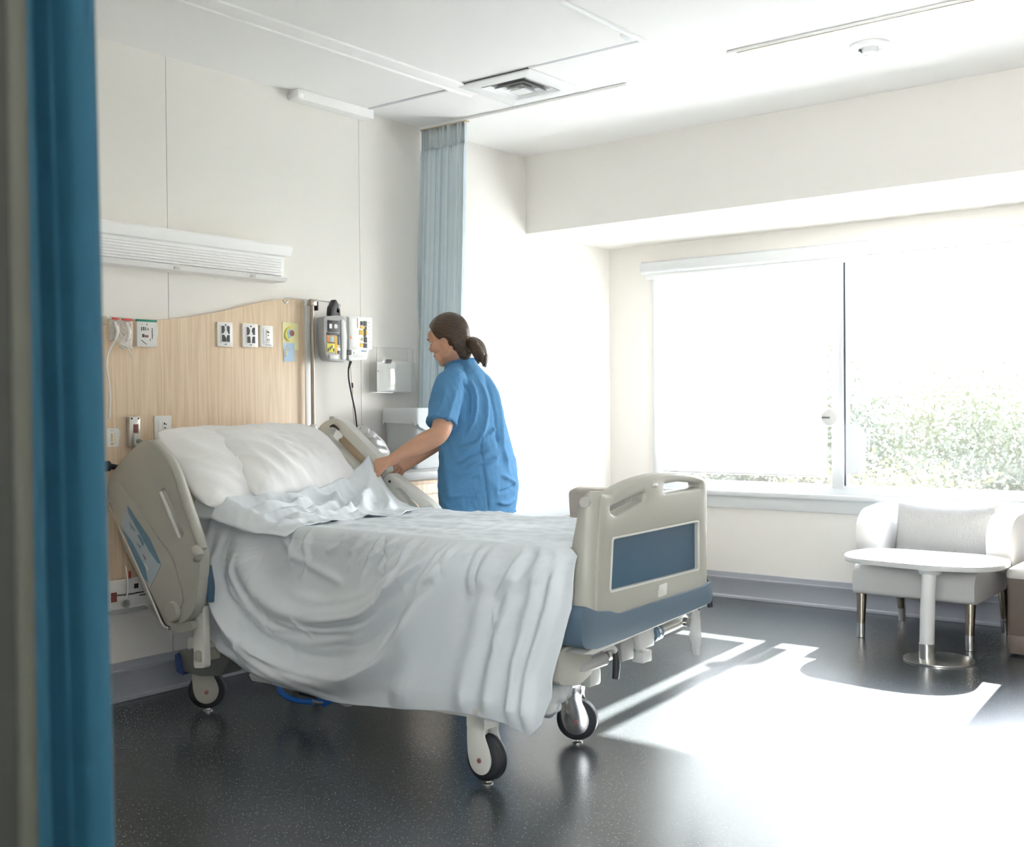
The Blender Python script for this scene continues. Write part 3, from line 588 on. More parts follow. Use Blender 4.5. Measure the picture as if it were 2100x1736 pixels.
c = thing('device_cable', 'dark cable hanging from the white wall device down to the bed', 'cable', (4.07, 4.24, 1.12))
B().tube([(4.066, 4.236, 1.530), (4.062, 4.238, 1.505), (4.078, 4.236, 1.497), (4.082, 4.236, 1.482)], .003, 8, 5).build('plug_loop', M['steel'], c)
B().tube([(4.083, 4.236, 1.495), (4.074, 4.236, 1.475), (4.066, 4.236, 1.450), (4.068, 4.236, 1.40), (4.085, 4.234, 1.32), (4.105, 4.232, 1.24), (4.120, 4.230, 1.12)], [.007, .006, .004, .004, .004, .004, .004], 8, 6).build('dark_cord', M['black'], c)
B().tube([(4.080, 4.238, 1.480), (4.088, 4.238, 1.40), (4.094, 4.238, 1.36), (4.098, 4.238, 1.24), (4.106, 4.236, 1.16)], .0022, 6, 6).build('tan_cord', M['tan'], c)
B().tube([(4.091, 4.237, 1.385), (4.094, 4.237, 1.36)], .005, 8).build('cord_bead', M['legm'], c)
# acrylic file holder
o = thing('file_holder', 'clear acrylic wall file holder full of white papers next to the pale curtain', 'file holder', (4.46, 4.29, 1.335)); fy = 4.262
B().box(4.300, 4.600, fy, fy + .004, 1.335, 1.500, .0015).box(4.300, 4.600, HY - .006, HY + .0005, 1.335, 1.582, .0015).box(4.300, 4.600, fy, HY - .004, 1.335, 1.339).box(4.300, 4.304, fy, HY - .004, 1.335, 1.500).box(4.596, 4.600, fy, HY - .004, 1.335, 1.500).build('acrylic_tray', M['acryl'], o)
B().tube([(4.300, fy, 1.340), (4.300, fy, 1.575)], .0018, 6).tube([(4.300, fy + .03, 1.582), (4.600, fy + .03, 1.582)], .0015, 6).tube([(4.600, fy, 1.337), (4.600, fy + .02, 1.58)], .0018, 6).build('acrylic_rim', M['lgrey'], o)
B().tube([(4.292, fy, 1.445), (4.300, fy - .006, 1.455), (4.310, fy, 1.445)], .002, 6, 3).build('clip', M['steel'], o)
for k, (x0, x1, zt, yy) in enumerate(((4.312, 4.46, 1.500, .012), (4.40, 4.590, 1.505, .022), (4.43, 4.585, 1.515, .034))):
    q = tag(B().plate(rnd([(x0, 1.342), (x1, 1.342), (x1, zt - .004 * k), (x0 + .01 * k, zt)], .006, 3), t=.006, m=XZ(fy + yy + .006), r=.001).build('paper_stack', M['paper']),
        ['white paper stack at the left front of the acrylic file holder', 'white paper stack at the right front of the acrylic file holder', 'rearmost taller white paper stack in the acrylic file holder'][k], 'papers', 'papers in the file holder')
g = tag(B().plate([(4.362, 1.488), (4.415, 1.490), (4.425, 1.520), (4.368, 1.520)], t=.003, m=XZ(fy + .010)).build('name_badge', M['paper']), 'small black printed badge clipped on the papers in the acrylic holder', 'badge')
B().plate([(4.368, 1.492), (4.411, 1.493), (4.420, 1.516), (4.373, 1.516)], t=.001, m=XZ(fy + .0065)).build('print', M['ink'], g)
B().box(4.392, 4.396, fy + .004, fy + .007, 1.465, 1.490).build('badge_strap', M['lgrey'], g)
# curtains
def curtain(name, label, pts, z0, z1, mat, flare, header, nz=40, sub=10, thick=.0015, tint=None):
    Q = np.array(cr([(a, b, 0) for a, b in pts], sub))[:, :2]; L = np.concatenate([[0], np.cumsum(np.hypot(*np.diff(Q, axis=0).T))])
    c = thing(name, label, 'curtain', (Q[:, 0].mean(), Q[:, 1].mean(), z0)); z = np.linspace(z0, z1, nz); P = np.zeros((len(Q), nz, 3)); uv = np.zeros((len(Q), nz, 2))
    f = 1 - (z - z0) / (z1 - z0)
    for j in range(nz):
        dx, dy = flare(f[j]); m = Q.mean(0); k = 1 + .06 * math.sin(f[j] * 5) * f[j]
        P[:, j, 0] = m[0] + (Q[:, 0] - m[0]) * (1 - .25 * (f[j] < .02)) + dx + .006 * np.sin(L * 23 + f[j] * 4) * f[j]
        P[:, j, 1] = m[1] + (Q[:, 1] - m[1]) * k + dy + .006 * np.sin(L * 17 + f[j] * 6) * f[j]; P[:, j, 2] = z[j]
    uv[..., 0] = L[:, None]; uv[..., 1] = z[None]
    grid_obj('drape', P, mat, c, thick, uv=uv)
    return c, Q, L
zig = [(4.70, 4.30)]
for k in range(10):
    y = 4.297 - k * .0325; zig += [(4.752 + .010 * math.sin(k * 2.1), y - .004 - .004 * math.sin(k * 3.3)), (4.712 - .012 * math.sin(k * 1.7), y - .019 + .004 * math.sin(k * 2.3))]
c, Q, L = curtain('cubicle_curtain', 'pale blue striped curtain gathered against the wall behind the nurse', zig, .28, 2.70, M['curt'], lambda f: (-.03 * f - .05 * f * f, .055 * f), None, 46, 6)
Pm = np.zeros((len(Q), 4, 3)); Pm[..., 0] = Q[:, :1] * .8 + 4.74 * .2; Pm[..., 1] = Q[:, 1:]; Pm[..., 2] = np.array([2.70, 2.735, 2.77, 2.812])[None]
uvm = np.zeros((len(Q), 4, 2)); uvm[..., 0] = L[:, None]
M['mesh'] = curtain_mat('curtain_heading_net', (.78, .82, .83), (.55, .62, .66), 160, .5, .3)
grid_obj('heading', Pm, M['mesh'], c, .001, uv=uvm)
tk = thing('curtain_track', 'white ceiling track with the pale curtain hanging at its wall end', 'curtain track', (4.7, 3, H))
B().box(4.715, 4.755, 2.95, HY - .002, H - .014, H, .003).build('track_rail', M['ceil'], tk)
B().box(4.722, 4.748, 3.98, HY - .004, H - .020, H - .014).build('track_slot', M['tan'], tk)
tk = thing('curtain_track', 'thin bare ceiling track running beside the smoke detector', 'curtain track', (4.6, 1.5, H))
B().box(4.585, 4.612, .6, 2.345, H - .012, H, .003).build('track_rail', M['ceil'], tk)
B().box(4.595, 4.603, .6, 2.30, H - .0145, H - .012).build('track_slot', M['legm'], tk)
front = [(.585, 1.16), (.592, 1.110), (.608, 1.078), (.626, 1.072), (.640, 1.086), (.645, 1.118), (.652, 1.124), (.659, 1.112), (.664, 1.098), (.670, 1.106), (.678, 1.086), (.694, 1.078), (.708, 1.086), (.716, 1.106), (.714, 1.15), (.64, 1.17), (.62, 1.20), (.69, 1.22), (.71, 1.25), (.64, 1.28), (.62, 1.31), (.70, 1.33), (.71, 1.36), (.63, 1.40), (.62, 1.43), (.69, 1.46)]
curtain('privacy_curtain', 'dark blue privacy curtain hanging close in front at the left edge', front, .08, H - .03, M['curtf'], lambda f: (-.034 + .040 * (f - .39), -.004 * f), None, 40, 10, .002)
tk = thing('curtain_track', 'ceiling track above the dark blue curtain at the left edge', 'curtain track', (.66, 1.6, H))
B().box(.645, .675, 1.05, 4.0, H - .03, H, .003).build('track_rail', M['white'], tk)

# ================================================================== THE BED
bed = thing('hospital_bed', 'beige adjustable hospital bed on four casters with blue footboard panel', 'bed', (3.33, 3.1, 0))
def htop(Y):                                            # mattress top height along the bed (head end raised)
    return .785 + .30 * np.clip((np.asarray(Y, float) - 3.50) / .72, 0, 1) ** 1.15
# mattress
ys = np.linspace(2.085, 4.22, 40); rings = []
for y in ys:
    t = float(htop(y)); sec = rnd([(2.935, t - .15), (3.735, t - .15), (3.735, t - .004), (2.935, t - .004)], .045, 4); rings.append([Vector((x, y, z)) for x, z in sec])
B().loft(rings).build('mattress', M['mattress'], bed, 50)
rings = []
for y in ys:
    t = float(htop(y)) - .155; rings.append([Vector((x, y, z)) for x, z in ((2.945, t - .05), (3.725, t - .05), (3.725, t), (2.945, t))])
B().loft(rings).build('deck', M['lgrey'], bed, 30)
# base frame
B().box(2.900, 2.975, 2.30, 4.02, .225, .290, .012).box(3.40, 3.475, 2.30, 4.02, .225, .290, .012).box(2.90, 3.475, 2.34, 2.43, .225, .285, .012).box(2.90, 3.475, 3.85, 3.94, .225, .285, .012).build('base_frame', M['bedw'], bed)
B().plate(rnd([(3.62, .285), (3.70, .185), (3.83, .165), (3.965, .170), (3.99, .20), (3.985, .25), (3.88, .262), (3.78, .285)], .02, 4), t=.10, m=YZ(2.83), r=.012).build('base_cover', M['bedd'], bed)
B().plate(rnd([(3.935, .155), (3.985, .165), (3.995, .235), (3.965, .245)], .012, 3), t=.07, m=YZ(2.822), r=.008).build('corner_bumper', M['dblue'], bed)
B().plate(rnd([(2.42, .205), (3.60, .165), (3.62, .19), (2.42, .232)], .008, 3), t=.02, m=YZ(2.905), r=.004).build('side_cover', M['bedw'], bed)
for y in (2.75, 3.45):
    B().tube([(3.0, y, .26), (3.0, y + .22, .58)], .022, 10).tube([(3.42, y, .26), (3.42, y + .22, .58)], .022, 10).tube([(3.0, y + .1, .40), (3.42, y + .1, .40)], .018, 10).build('lift_arm', M['bedw'], bed)
B().box(3.05, 3.62, 2.5, 3.6, .53, .565, .01).box(3.12, 3.30, 2.9, 3.3, .30, .40, .02).build('under_frame', M['grey'], bed)
# actuator seen beside the head caster
a = B().box(2.905, 2.95, 3.775, 3.84, .275, .335, .006).build('actuator', M['chrome'], bed)
B().box(2.900, 2.955, 3.72, 3.775, .285, .345, .004).build('actuator_rib', M['black'], a); B().box(2.898, 2.904, 3.74, 3.82, .262, .272).build('actuator_mark', M['redd'], a)
# casters
def caster(x, y, ang, cover):
    n = Vector((math.cos(R(ang)), math.sin(R(ang)), 0)); t = Vector((-n.y, n.x, 0)); r = .077; c = Vector((x, y, r + .012))
    k = B().lathe([(.022, .158), (.026, .17), (.026, .225), (.022, .235)], (x - t.x * .028, y - t.y * .028, 0)).build('caster', M['bedw'], bed)
    prof = [(.047, -.028), (.066, -.028), (.074, -.022), (r, -.011), (.073, 0), (r, .011), (.074, .022), (.066, .028), (.047, .028)]
    B().lathe(prof, c, n, 40).build('wheel_tyre', M['tyre'], k, 60)
    B().lathe([(0, -.027), (.048, -.027), (.048, .027), (0, .027)], c, n, 32).build('wheel_hub', M['bedw'], k)
    up = Vector((0, 0, 1))
    out = [(-.055, .165), (.012, .165), (.026, .120), (.018, .080), (.040, .040), (.052, .0), (.036, -.040), (0, -.055), (-.038, -.040), (-.054, 0), (-.058, .06)]
    def poly(s): return rnd([(a, b) for a, b in out], .02, 4)
    for s in (1, -1):
        m = frame(c + n * (.030 if s > 0 else -.036), t, up)
        if m.col[2].to_3d().dot(n) < 0: m = frame(c + n * (.036 if s > 0 else -.030), t, up)
        B().plate(poly(s), t=.006, m=m, r=.0025).build('fork_cover', M[cover], k)
    q = frame(c, t, up)
    B().loft([[c + t * a + n * b + up * z for a, b in ((-.058, -.036), (.022, -.036), (.022, .036), (-.058, .036))] for z in (.10, .135, .165)]).build('fork_crown', M[cover], k)
    B().lathe([(0, .036), (.008, .036), (.008, .041), (0, .041)], c + up * -.004, n, 16).build('axle_cap', M['redd'], k)
    B().lathe([(.0, 0), (.020, 0), (.020, .003), (.010, .006), (.009, .016), (0, .016)], (x, y, 0), (0, 0, 1), 20).build('floor_pin', M['steel'], k)
    B().tube([c + up * .15 - t * .06, c + up * .165 - t * .085], [.010, .006], 8).build('brake_tab', M['dsteel'], k)
caster(2.890, 2.372, 176, 'bedw'); caster(2.905, 3.885, 226, 'bed'); caster(3.448, 2.392, 205, 'chrome'); caster(3.45, 3.885, 200, 'bedw')
# brake pedal
pd = B().tube([(3.045, 3.60, .150), (3.035, 3.585, .105), (3.04, 3.545, .080), (3.05, 3.48, .072), (3.05, 3.40, .080)], .0115, 12, 6).build('brake_pedal', M['blue'], bed)
B().tube([(3.05, 3.40, .080), (3.05, 3.335, .088)], .007, 10).build('pedal_bar', M['steel'], pd)
B().plate(rnd([(3.335, .070), (3.375, .095), (3.29, .135), (3.255, .115)], .008, 3), t=.012, m=YZ(3.045), r=.003).build('pedal_plate', M['blue'], pd)
B().box(3.06, 3.14, 3.40, 3.50, .09, .15, .004).build('pedal_box', M['black'], pd)
B().ball((3.10, 3.26, .105), (.03, .045, .032)).build('pedal_cover', M['bedw'], pd)
B().tube([(3.08, 3.55, .15), (3.08, 3.30, .15), (3.10, 3.30, .23)], .012, 8).build('pedal_stem', M['bedw'], pd)
# ---- footboard (outer face toward -y)
FY = 2.0
outer = [(2.985, .555), (3.738, .555), (3.742, .90), (3.737, .972)] + [tuple(p[:2]) for p in cr([(3.715, .985, 0), (3.62, 1.003, 0), (3.45, 1.016, 0), (3.28, 1.008, 0), (3.14, .982, 0), (3.09, .962, 0)], 5)] + [(3.06, .965), (3.035, .972), (3.02, .95), (3.005, .80)]
h1 = rnd([(3.082, .925), (3.085, .905), (3.115, .893), (3.295, .930), (3.297, .962), (3.18, .944)], .012, 3)
h2 = rnd([(3.425, .948), (3.695, .950), (3.690, .967), (3.55, .981), (3.427, .978)], .010, 3)
hp = rnd([(3.078, .652), (3.664, .655), (3.664, .826), (3.095, .818)], .010, 3)
fb = B().plate(outer, [h1, h2, hp], .060, XZ(FY + .060), .012, 3).build('footboard', M['bed'], bed, 45)
B().plate(rnd([(3.070, .644), (3.672, .647), (3.672, .834), (3.087, .826)], .010, 3), t=.020, m=XZ(FY + .034)).build('inset_panel', M['panelblue'], fb)
B().plate(rnd([(3.071, .645), (3.671, .648), (3.671, .833), (3.088, .825)], .012, 3), [hp], .006, XZ(FY + .003), .002).build('panel_rim', M['bedw'], fb)
B().box(3.315, 3.405, FY + .006, FY + .055, .93, .985, .006).build('grip_block', M['bed'], fb)
B().box(3.345, 3.375, FY - .006, FY + .03, .972, .985, .004).build('grip_latch', M['bedw'], fb)
B().plate(rnd([(3.375, .588), (3.432, .592), (3.436, .634), (3.386, .630)], .004, 2), t=.005, m=XZ(FY + .002), r=.002).build('emblem_plate', M['bedw'], fb)
# rounded near-side wing and far-side wing of the footboard
for s in (0, 1):
    rg = []
    for z, x, w in ((.57, 2.975, .082), (.64, 2.972, .080), (.78, 2.988, .072), (.90, 3.004, .056), (.955, 3.012, .044), (.978, 3.02, .026)):
        if s: x = 3.722
        rg.append([Vector((x + (.034 if not s else .022) * math.cos(2 * PI * k / 20), FY + .005 + w * .55 + w * .62 * math.sin(2 * PI * k / 20), z)) for k in range(20)])
    B().loft(rg).build('footboard_wing', M['bed'], fb, 60)
B().lathe([(0, -.006), (.016, -.006), (.019, 0), (.016, .006), (0, .006)], (2.978, FY + .03, .945), (-1, -.4, 0), 20).build('knob', M['steel'], fb)
B().lathe([(0, -.006), (.014, -.006), (.017, 0), (.014, .006), (0, .006)], (3.746, FY + .03, .885), (1, 0, 0), 20).build('knob', M['dsteel'], fb)
bp = B().plate(rnd([(2.900, .495), (2.985, .478), (3.20, .487), (3.752, .520), (3.756, .600), (3.70, .588), (3.12, .572), (3.06, .590), (2.985, .600), (2.910, .628), (2.892, .60)], [.03, .03, .02, .02, .02, .02, .03, .02, .02, .02, .03], 4), t=.125, m=XZ(FY + .115), r=.018, seg=3).build('bumper', M['bedblue'], fb, 50)
B().tube([(3.752, FY - .002, .50), (3.757, FY + .01, .56), (3.752, FY + .02, .615)], [.010, .016, .010], 10, 4).build('bumper_corner', M['black'], bp)
B().plate(rnd([(2.93, .470), (2.985, .460), (3.75, .508), (3.75, .522), (2.99, .478)], .004, 2), t=.10, m=XZ(FY + .11), r=.003).build('bumper_trim', M['bedw'], bp)
# mechanism under the footboard
B().plate(rnd([(2.895, .37), (3.01, .345), (3.095, .375), (3.075, .45), (3.03, .47), (2.93, .485), (2.895, .47)], .025, 4), t=.07, m=XZ(FY + .15), r=.012).build('end_cover', M['bed'], bed)
B().tube([(3.02, FY + .10, .395), (3.16, FY + .08, .405)], .022, 14).build('hydraulic_bar', M['grey'], bed)
q = B().tube([(3.16, FY + .08, .415), (3.70, FY + .08, .455)], .021, 16).build('cross_tube', M['steel'], bed)
B().box(3.22, 3.30, FY + .05, FY + .11, .385, .46, .006).build('tube_clamp', M['grey'], q); B().box(3.32, 3.42, FY + .04, FY + .11, .41, .475, .006).build('tube_sleeve', M['lgrey'], q)
B().lathe([(.0, 0), (.030, 0), (.030, .05), (.0, .05)], (3.455, FY + .08, .438), (1, 0, .074), 22).build('motor_drum', M['labelb'], q)
B().lathe([(.0, 0), (.031, 0), (.031, .012), (.0, .012)], (3.475, FY + .08, .44), (1, 0, .074), 22).build('motor_ring', M['chrome'], q)
B().lathe([(.0, 0), (.018, 0), (.018, .016), (0, .016)], (3.66, FY + .055, .455), (0, -1, 0), 18).build('tube_cap', M['steel'], q)
B().box(3.36, 3.42, FY + .05, FY + .10, .355, .395, .006).tube([(3.39, FY + .075, .39), (3.39, FY + .075, .43)], .012, 8).build('lock_block', M['lgrey'], q)
B().tube([(3.10, FY + .05, .45), (3.135, FY + .03, .455), (3.15, FY + .03, .43)], .009, 8, 3).build('lever_arm', M['lgrey'], bed)
B().tube([(3.150, FY + .03, .440), (3.152, FY + .028, .39), (3.148, FY + .03, .348)], [.011, .013, .0115], 12, 4).build('foot_lever', M['black'], bed)
# headboard
hb = B().plate(rnd([(2.94, .50), (3.73, .50), (3.74, 1.02), (3.60, 1.05), (3.08, 1.05), (2.95, 1.02)], .05, 4), t=.035, m=XZ(4.285), r=.01).build('head_panel', M['bed'], bed)
B().plate(rnd([(3.73, .90), (3.88, .98), (3.90, 1.10), (3.865, 1.125), (3.79, 1.10), (3.75, 1.06)], .02, 4), t=.05, m=XZ(4.29), r=.008).build('pole_socket', M['bed'], hb)
B().tube([(2.62, 4.25, 1.015), (2.69, 4.245, 1.02)], [.020, .022], 14).tube([(2.69, 4.245, 1.02), (2.95, 4.25, .96)], .012, 8).build('wall_roller', M['black'], hb)
# ---- near head side rail (own plane, tilted with the raised backrest)
RX = 2.690
out = [(4.012, 1.127), (4.10, 1.078), (4.252, .975), (4.268, .895), (4.192, .807), (3.885, .432), (3.845, .405), (3.749, .410), (3.668, .474), (3.640, .60), (3.632, .70), (3.725, .87), (3.816, 1.04), (3.925, 1.118), (3.961, 1.130)]
rl = rnd(out, [.03, .05, .04, .04, .05, .04, .03, .05, .06, .05, .05, .08, .08, .03, .02], 4)
slot = rnd([(3.888, .927), (3.860, .946), (3.731, .762), (3.759, .743)], .012, 3)
ra = B().plate(rl, [slot], .045, YZ(RX), .014, 3).build('side_rail', M['bed'], bed, 45)
nx = RX - .0005
def skin_plate(name, pts, m, t, par, r=.002): return B().plate(pts, t=t, m=YZ(nx - t), r=r).build(name, M[m], par)
skin_plate('rail_shell', rnd([(4.245, .905), (4.215, .95), (4.165, .955), (3.80, .66), (3.735, .50), (3.79, .44), (3.90, .455), (4.225, .845)], .03, 4), 'bed', .006, ra, .003)
nx -= .006
lb = skin_plate('control_label', rnd([(4.105, .865), (4.15, .775), (3.955, .535), (3.875, .635)], .006, 3), 'label', .002, ra, 0)
nx -= .002
skin_plate('label_edge', rnd([(4.103, .862), (4.095, .83), (3.96, .690), (3.898, .640), (3.878, .638), (3.95, .735)], .004, 2), 'labelb', .0012, lb, 0)
skin_plate('label_edge', rnd([(4.148, .772), (4.14, .762), (4.00, .575), (3.965, .555), (3.985, .615), (4.07, .71)], .004, 2), 'labelb', .0012, lb, 0)
for pts, m in (([(4.082, .790), (4.090, .795), (4.074, .765), (4.068, .768)], 'labelb'), ([(4.062, .775), (4.068, .777), (4.058, .758), (4.052, .758)], 'labelb'),
               ([(4.020, .745), (4.035, .745), (4.000, .70), (3.99, .71)], 'labelb'), ([(4.036, .705), (4.040, .715), (4.015, .690), (4.012, .70)], 'labelb'),
               ([(3.992, .665), (4.0, .668), (3.982, .645), (3.978, .650)], 'redd'), ([(3.985, .63), (3.992, .632), (3.965, .603), (3.962, .610)], 'paper')):
    skin_plate('label_symbol', pts, m, .0008, lb, 0)
B().tube([(RX - .004, 4.02, .735), (RX - .006, 4.005, .735), (RX - .006, 3.99, .715), (RX - .004, 4.0, .695)], .003, 6, 3).build('label_symbol', M['labelb'], lb)
B().tube([(RX - .001, 3.884, .924), (RX - .002, 3.82, .834), (RX - .001, 3.760, .749)], [.006, .008, .006], 10, 4).build('slot_lip', M['bedw'], ra)
B().tube([(RX + .02, 3.945, 1.122), (RX + .012, 3.812, 1.03), (RX + .012, 3.72, .865), (RX + .015, 3.638, .71)], [.016, .018, .020, .018], 12, 6).build('rail_edge', M['bed'], ra)
B().tube([(RX - .005, 3.655, .715), (RX - .012, 3.628, .695), (RX - .004, 3.650, .675)], [.018, .022, .016], 12, 4).build('rail_knuckle', M['bed'], ra)
B().lathe([(0, -.02), (.036, -.02), (.042, -.005), (.042, .0), (0, .0)], (RX - .002, 3.80, .455), (1, 0, 0), 26).build('pivot_cap', M['bed'], ra)
B().tube([(RX + .012, 4.265, .86), (RX + .012, 4.18, .755), (RX + .012, 4.02, .56), (RX + .012, 3.90, .40), (RX + .016, 3.86, .378)], .008, 8, 5).build('rail_trim', M['chrome'], ra)
B().plate(rnd([(4.26, .85), (4.19, .70), (3.92, .385), (3.83, .36), (3.72, .385), (3.72, .42), (3.85, .42), (4.14, .765)], .02, 4), t=.03, m=YZ(RX + .02), r=.008).build('rail_carrier', M['bed'], ra)
B().plate(rnd([(3.755, .46), (3.692, .48), (3.685, .235), (3.755, .225)], .015, 4), t=.03, m=YZ(RX + .052), r=.008).build('support_arm', M['bedw'], bed)
B().box(RX + .04, 2.95, 3.70, 3.74, .255, .30, .01).build('arm_bracket', M['bed'], bed); B().box(RX + .04, 2.96, 3.70, 3.76, .46, .52, .012).build('arm_bracket', M['bed'], bed)
B().box(RX + .04, 2.96, 3.95, 4.03, .60, .66, .01).build('rail_bracket', M['grey'], bed)
B().tube([(RX + .05, 3.655, .64), (RX + .06, 3.650, .56), (RX + .06, 3.655, .50)], .016, 10, 4).build('rail_strap', M['panelblue'], bed)
# ---- far head side rail
FX = 3.800
out = [(4.135, 1.182), (4.045, 1.207), (3.985, 1.195), (3.86, 1.105), (3.70, .990), (3.69, .955), (3.83, .905), (3.90, .93), (4.19, 1.06), (4.20, 1.10)]
hole = rnd([(4.105, 1.115), (4.075, 1.155), (4.02, 1.150), (3.88, 1.055), (3.765, .975), (3.785, .955), (3.86, .955)], .02, 4)
rf = B().plate(rnd(out, .045, 5), [hole], .05, YZ(FX - .02), .016, 3).build('side_rail', M['bedw'], bed, 50)
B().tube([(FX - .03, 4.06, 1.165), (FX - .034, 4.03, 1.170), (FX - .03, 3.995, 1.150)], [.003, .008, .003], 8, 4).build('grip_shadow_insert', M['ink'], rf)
B().plate(rnd([(4.06, 1.215), (4.09, 1.215), (4.095, 1.19), (4.055, 1.19)], .004, 2), t=.02, m=YZ(FX - .005), r=.003).build('rail_tab', M['lgrey'], rf)
B().plate(rnd([(4.08, 1.10), (4.02, 1.12), (3.90, 1.02), (3.84, .97), (3.90, .965)], .02, 4), t=.010, m=YZ(FX + .035), r=.003).build('rail_backing', M['tan'], rf)
# ---- far middle side rail
rf2 = B().plate(rnd([(3.70, .955), (3.64, .93), (3.40, .80), (3.36, .70), (3.38, .56), (3.66, .56), (3.74, .70), (3.75, .90)], .05, 5), [rnd([(3.66, .88), (3.63, .885), (3.50, .80), (3.53, .775)], .012, 3)], .045, YZ(FX), .014, 3).build('side_rail', M['bedw'], bed, 50)
B().lathe([(0, 0), (.006, 0), (.006, .004), (0, .004)], (FX - .001, 3.69, .91), (-1, 0, 0), 12).build('rail_screw', M['ink'], rf2)
B().box(3.735, 3.82, 3.5, 3.56, .58, .62, .01).box(3.735, 3.81, 3.95, 4.02, .86, .92, .01).box(3.74, 3.83, 4.12, 4.2, .95, 1.02, .01).build('rail_bracket', M['grey'], bed)
# ================================================================== LINEN
SIDE = [
 ([(3.606,.757),(3.584,.652),(3.497,.544),(3.368,.490),(3.216,.474),(3.031,.494),(2.880,.548),(2.711,.668),(2.573,.763)],.040,.050),
 ([(3.643,.754),(3.639,.628),(3.572,.498),(3.412,.410),(3.218,.376),(3.058,.390),(2.906,.440),(2.712,.582),(2.485,.761)],.024,.035),
 ([(3.689,.757),(3.701,.603),(3.618,.435),(3.443,.321),(3.193,.260),(2.983,.280),(2.785,.386),(2.598,.577),(2.421,.757)],.042,.055),
 ([(3.767,.766),(3.733,.561),(3.589,.380),(3.330,.260),(3.087,.202)],.03,.036),
 ([(3.837,.752),(3.809,.554),(3.681,.369),(3.473,.260),(3.248,.206)],.026,.026),
 ([(3.891,.668),(3.875,.468),(3.775,.339),(3.591,.263)],.02,.022),
 ([(2.368,.793),(2.391,.582),(2.425,.383),(2.459,.230)],.014,.036), ([(2.265,.770),(2.294,.576),(2.317,.381),(2.343,.233)],.018,.026),
 ([(2.186,.790),(2.214,.584),(2.224,.363),(2.242,.226)],.018,.022), ([(2.130,.767),(2.149,.591),(2.165,.371),(2.173,.214)],.024,.020),
 ([(2.485,.789),(2.552,.681),(2.643,.539),(2.715,.326),(2.752,.201)],.020,.045), ([(2.572,.793),(2.664,.689),(2.782,.601)],.013,.018),
 ([(2.686,.788),(2.781,.713),(2.878,.662)],.012,.018), ([(3.238,.770),(3.295,.692),(3.380,.630)],.012,.022), ([(3.406,.760),(3.267,.676),(3.055,.603)],.009,.018),
 ([(2.80,.79),(2.86,.74),(2.93,.71)],.010,.014), ([(2.92,.79),(2.97,.745),(3.04,.72)],.009,.013), ([(3.05,.785),(3.09,.74),(3.15,.715)],.010,.014), ([(2.45,.792),(2.50,.72),(2.56,.66)],.012,.014),
]
for q in range(17):
    y = 2.13 + q * .052 + .012 * math.sin(q * 3.7); SIDE.append(([(y, .795), (y + .030, .745), (y + .075 + .02 * math.sin(q), .68 - .03 * (q % 3))], .006 + .003 * (q % 3), .011 + .003 * (q % 2)))
_g = np.random.default_rng(4)
for pl, am, w in list(SIDE[:6]):                          # crisp secondary creases riding along the big swags
    for q in range(3):
        o1, o2 = _g.normal(0, .030, 2); i0 = int(_g.integers(0, max(1, len(pl) - 4))); seg = pl[i0:i0 + 5]
        SIDE.append(([(y + o1 + .01 * _g.normal(), z + o2 + .008 * _g.normal()) for y, z in seg], float(_g.choice([-.007, .008, .010])), .010 + .006 * _g.random()))
for q in range(16):                                       # short stray creases on the hanging side
    y, z = _g.uniform(2.25, 3.6), _g.uniform(.30, .70); an = _g.uniform(.5, 2.3); ln = _g.uniform(.08, .2)
    SIDE.append(([(y, z), (y + ln * .5 * math.cos(an) + .01, z + ln * .5 * math.sin(an)), (y + ln * math.cos(an), z + ln * math.sin(an))], float(_g.choice([-.005, .006])), .009))
nu, nt, ns = 300, 60, 190
Yv = np.linspace(2.072, 3.955, nu)
hem = np.interp(Yv, [2.072, 2.115, 2.165, 2.20, 2.26, 2.43, 2.67, 3.036, 3.30, 3.416, 3.56, 3.683, 3.80, 3.90, 3.955], [.34, .25, .205, .215, .228, .232, .206, .176, .183, .197, .228, .271, .312, .345, .365])
P = np.zeros((nu, nt + ns, 3))
for i, y in enumerate(Yv):
    t = float(min(htop(y), htop(3.78))) + .016; dropN = .14 * np.clip((y - 3.55) / .35, 0, 1)
    pts = [(3.800, t - .20), (3.792, t - .06), (3.778, t - .012), (3.745, t)]
    far = np.array(cr([(a, b, 0) for a, b in pts], 5))[:, :2]
    topx = np.linspace(3.745, 2.955, nt - len(far) + 1)[1:]; topz = np.full(len(topx), t)
    P[i, :nt, 0] = np.concatenate([far[:, 0], topx]); P[i, :nt, 2] = np.concatenate([far[:, 1], topz])
    s = np.linspace(0, 1, ns + 1)[1:]; Ls = t - .02 - hem[i]
    arc = .075; L = arc + Ls; d = s * L; ph = np.clip(d / arc, 0, 1) * PI / 2
    x = np.where(d < arc, 2.955 - .05 * np.sin(ph), 2.905 - .055 * np.clip((d - arc) / .5, 0, 1) ** .8)
    z = np.where(d < arc, t - .05 * (1 - np.cos(ph)), t - .05 - (d - arc) * (Ls - .03) / Ls)
    P[i, nt:, 0] = x; P[i, nt:, 2] = z
P[:, :, 1] = Yv[:, None]
Yg = P[:, nt:, 1]; Zg = P[:, nt:, 2]; AMP = 1.45
kk = np.clip((np.linspace(0, 1, ns)) / .08, 0, 1)[None]
disp = ridge(Yg, Zg, SIDE) + .0035 * wrinkle(Yg, Zg, 5, 14, 8, .5, .5) + .006 * np.sin(Yg * 9 + Zg * 4)
P[:, nt:, 0] -= disp * kk * AMP
P[:, nt:, 1] -= .052 * np.clip((2.40 - Yg) / .27, 0, 1) * np.clip((Zg - .40) / .22, 0, 1) * kk
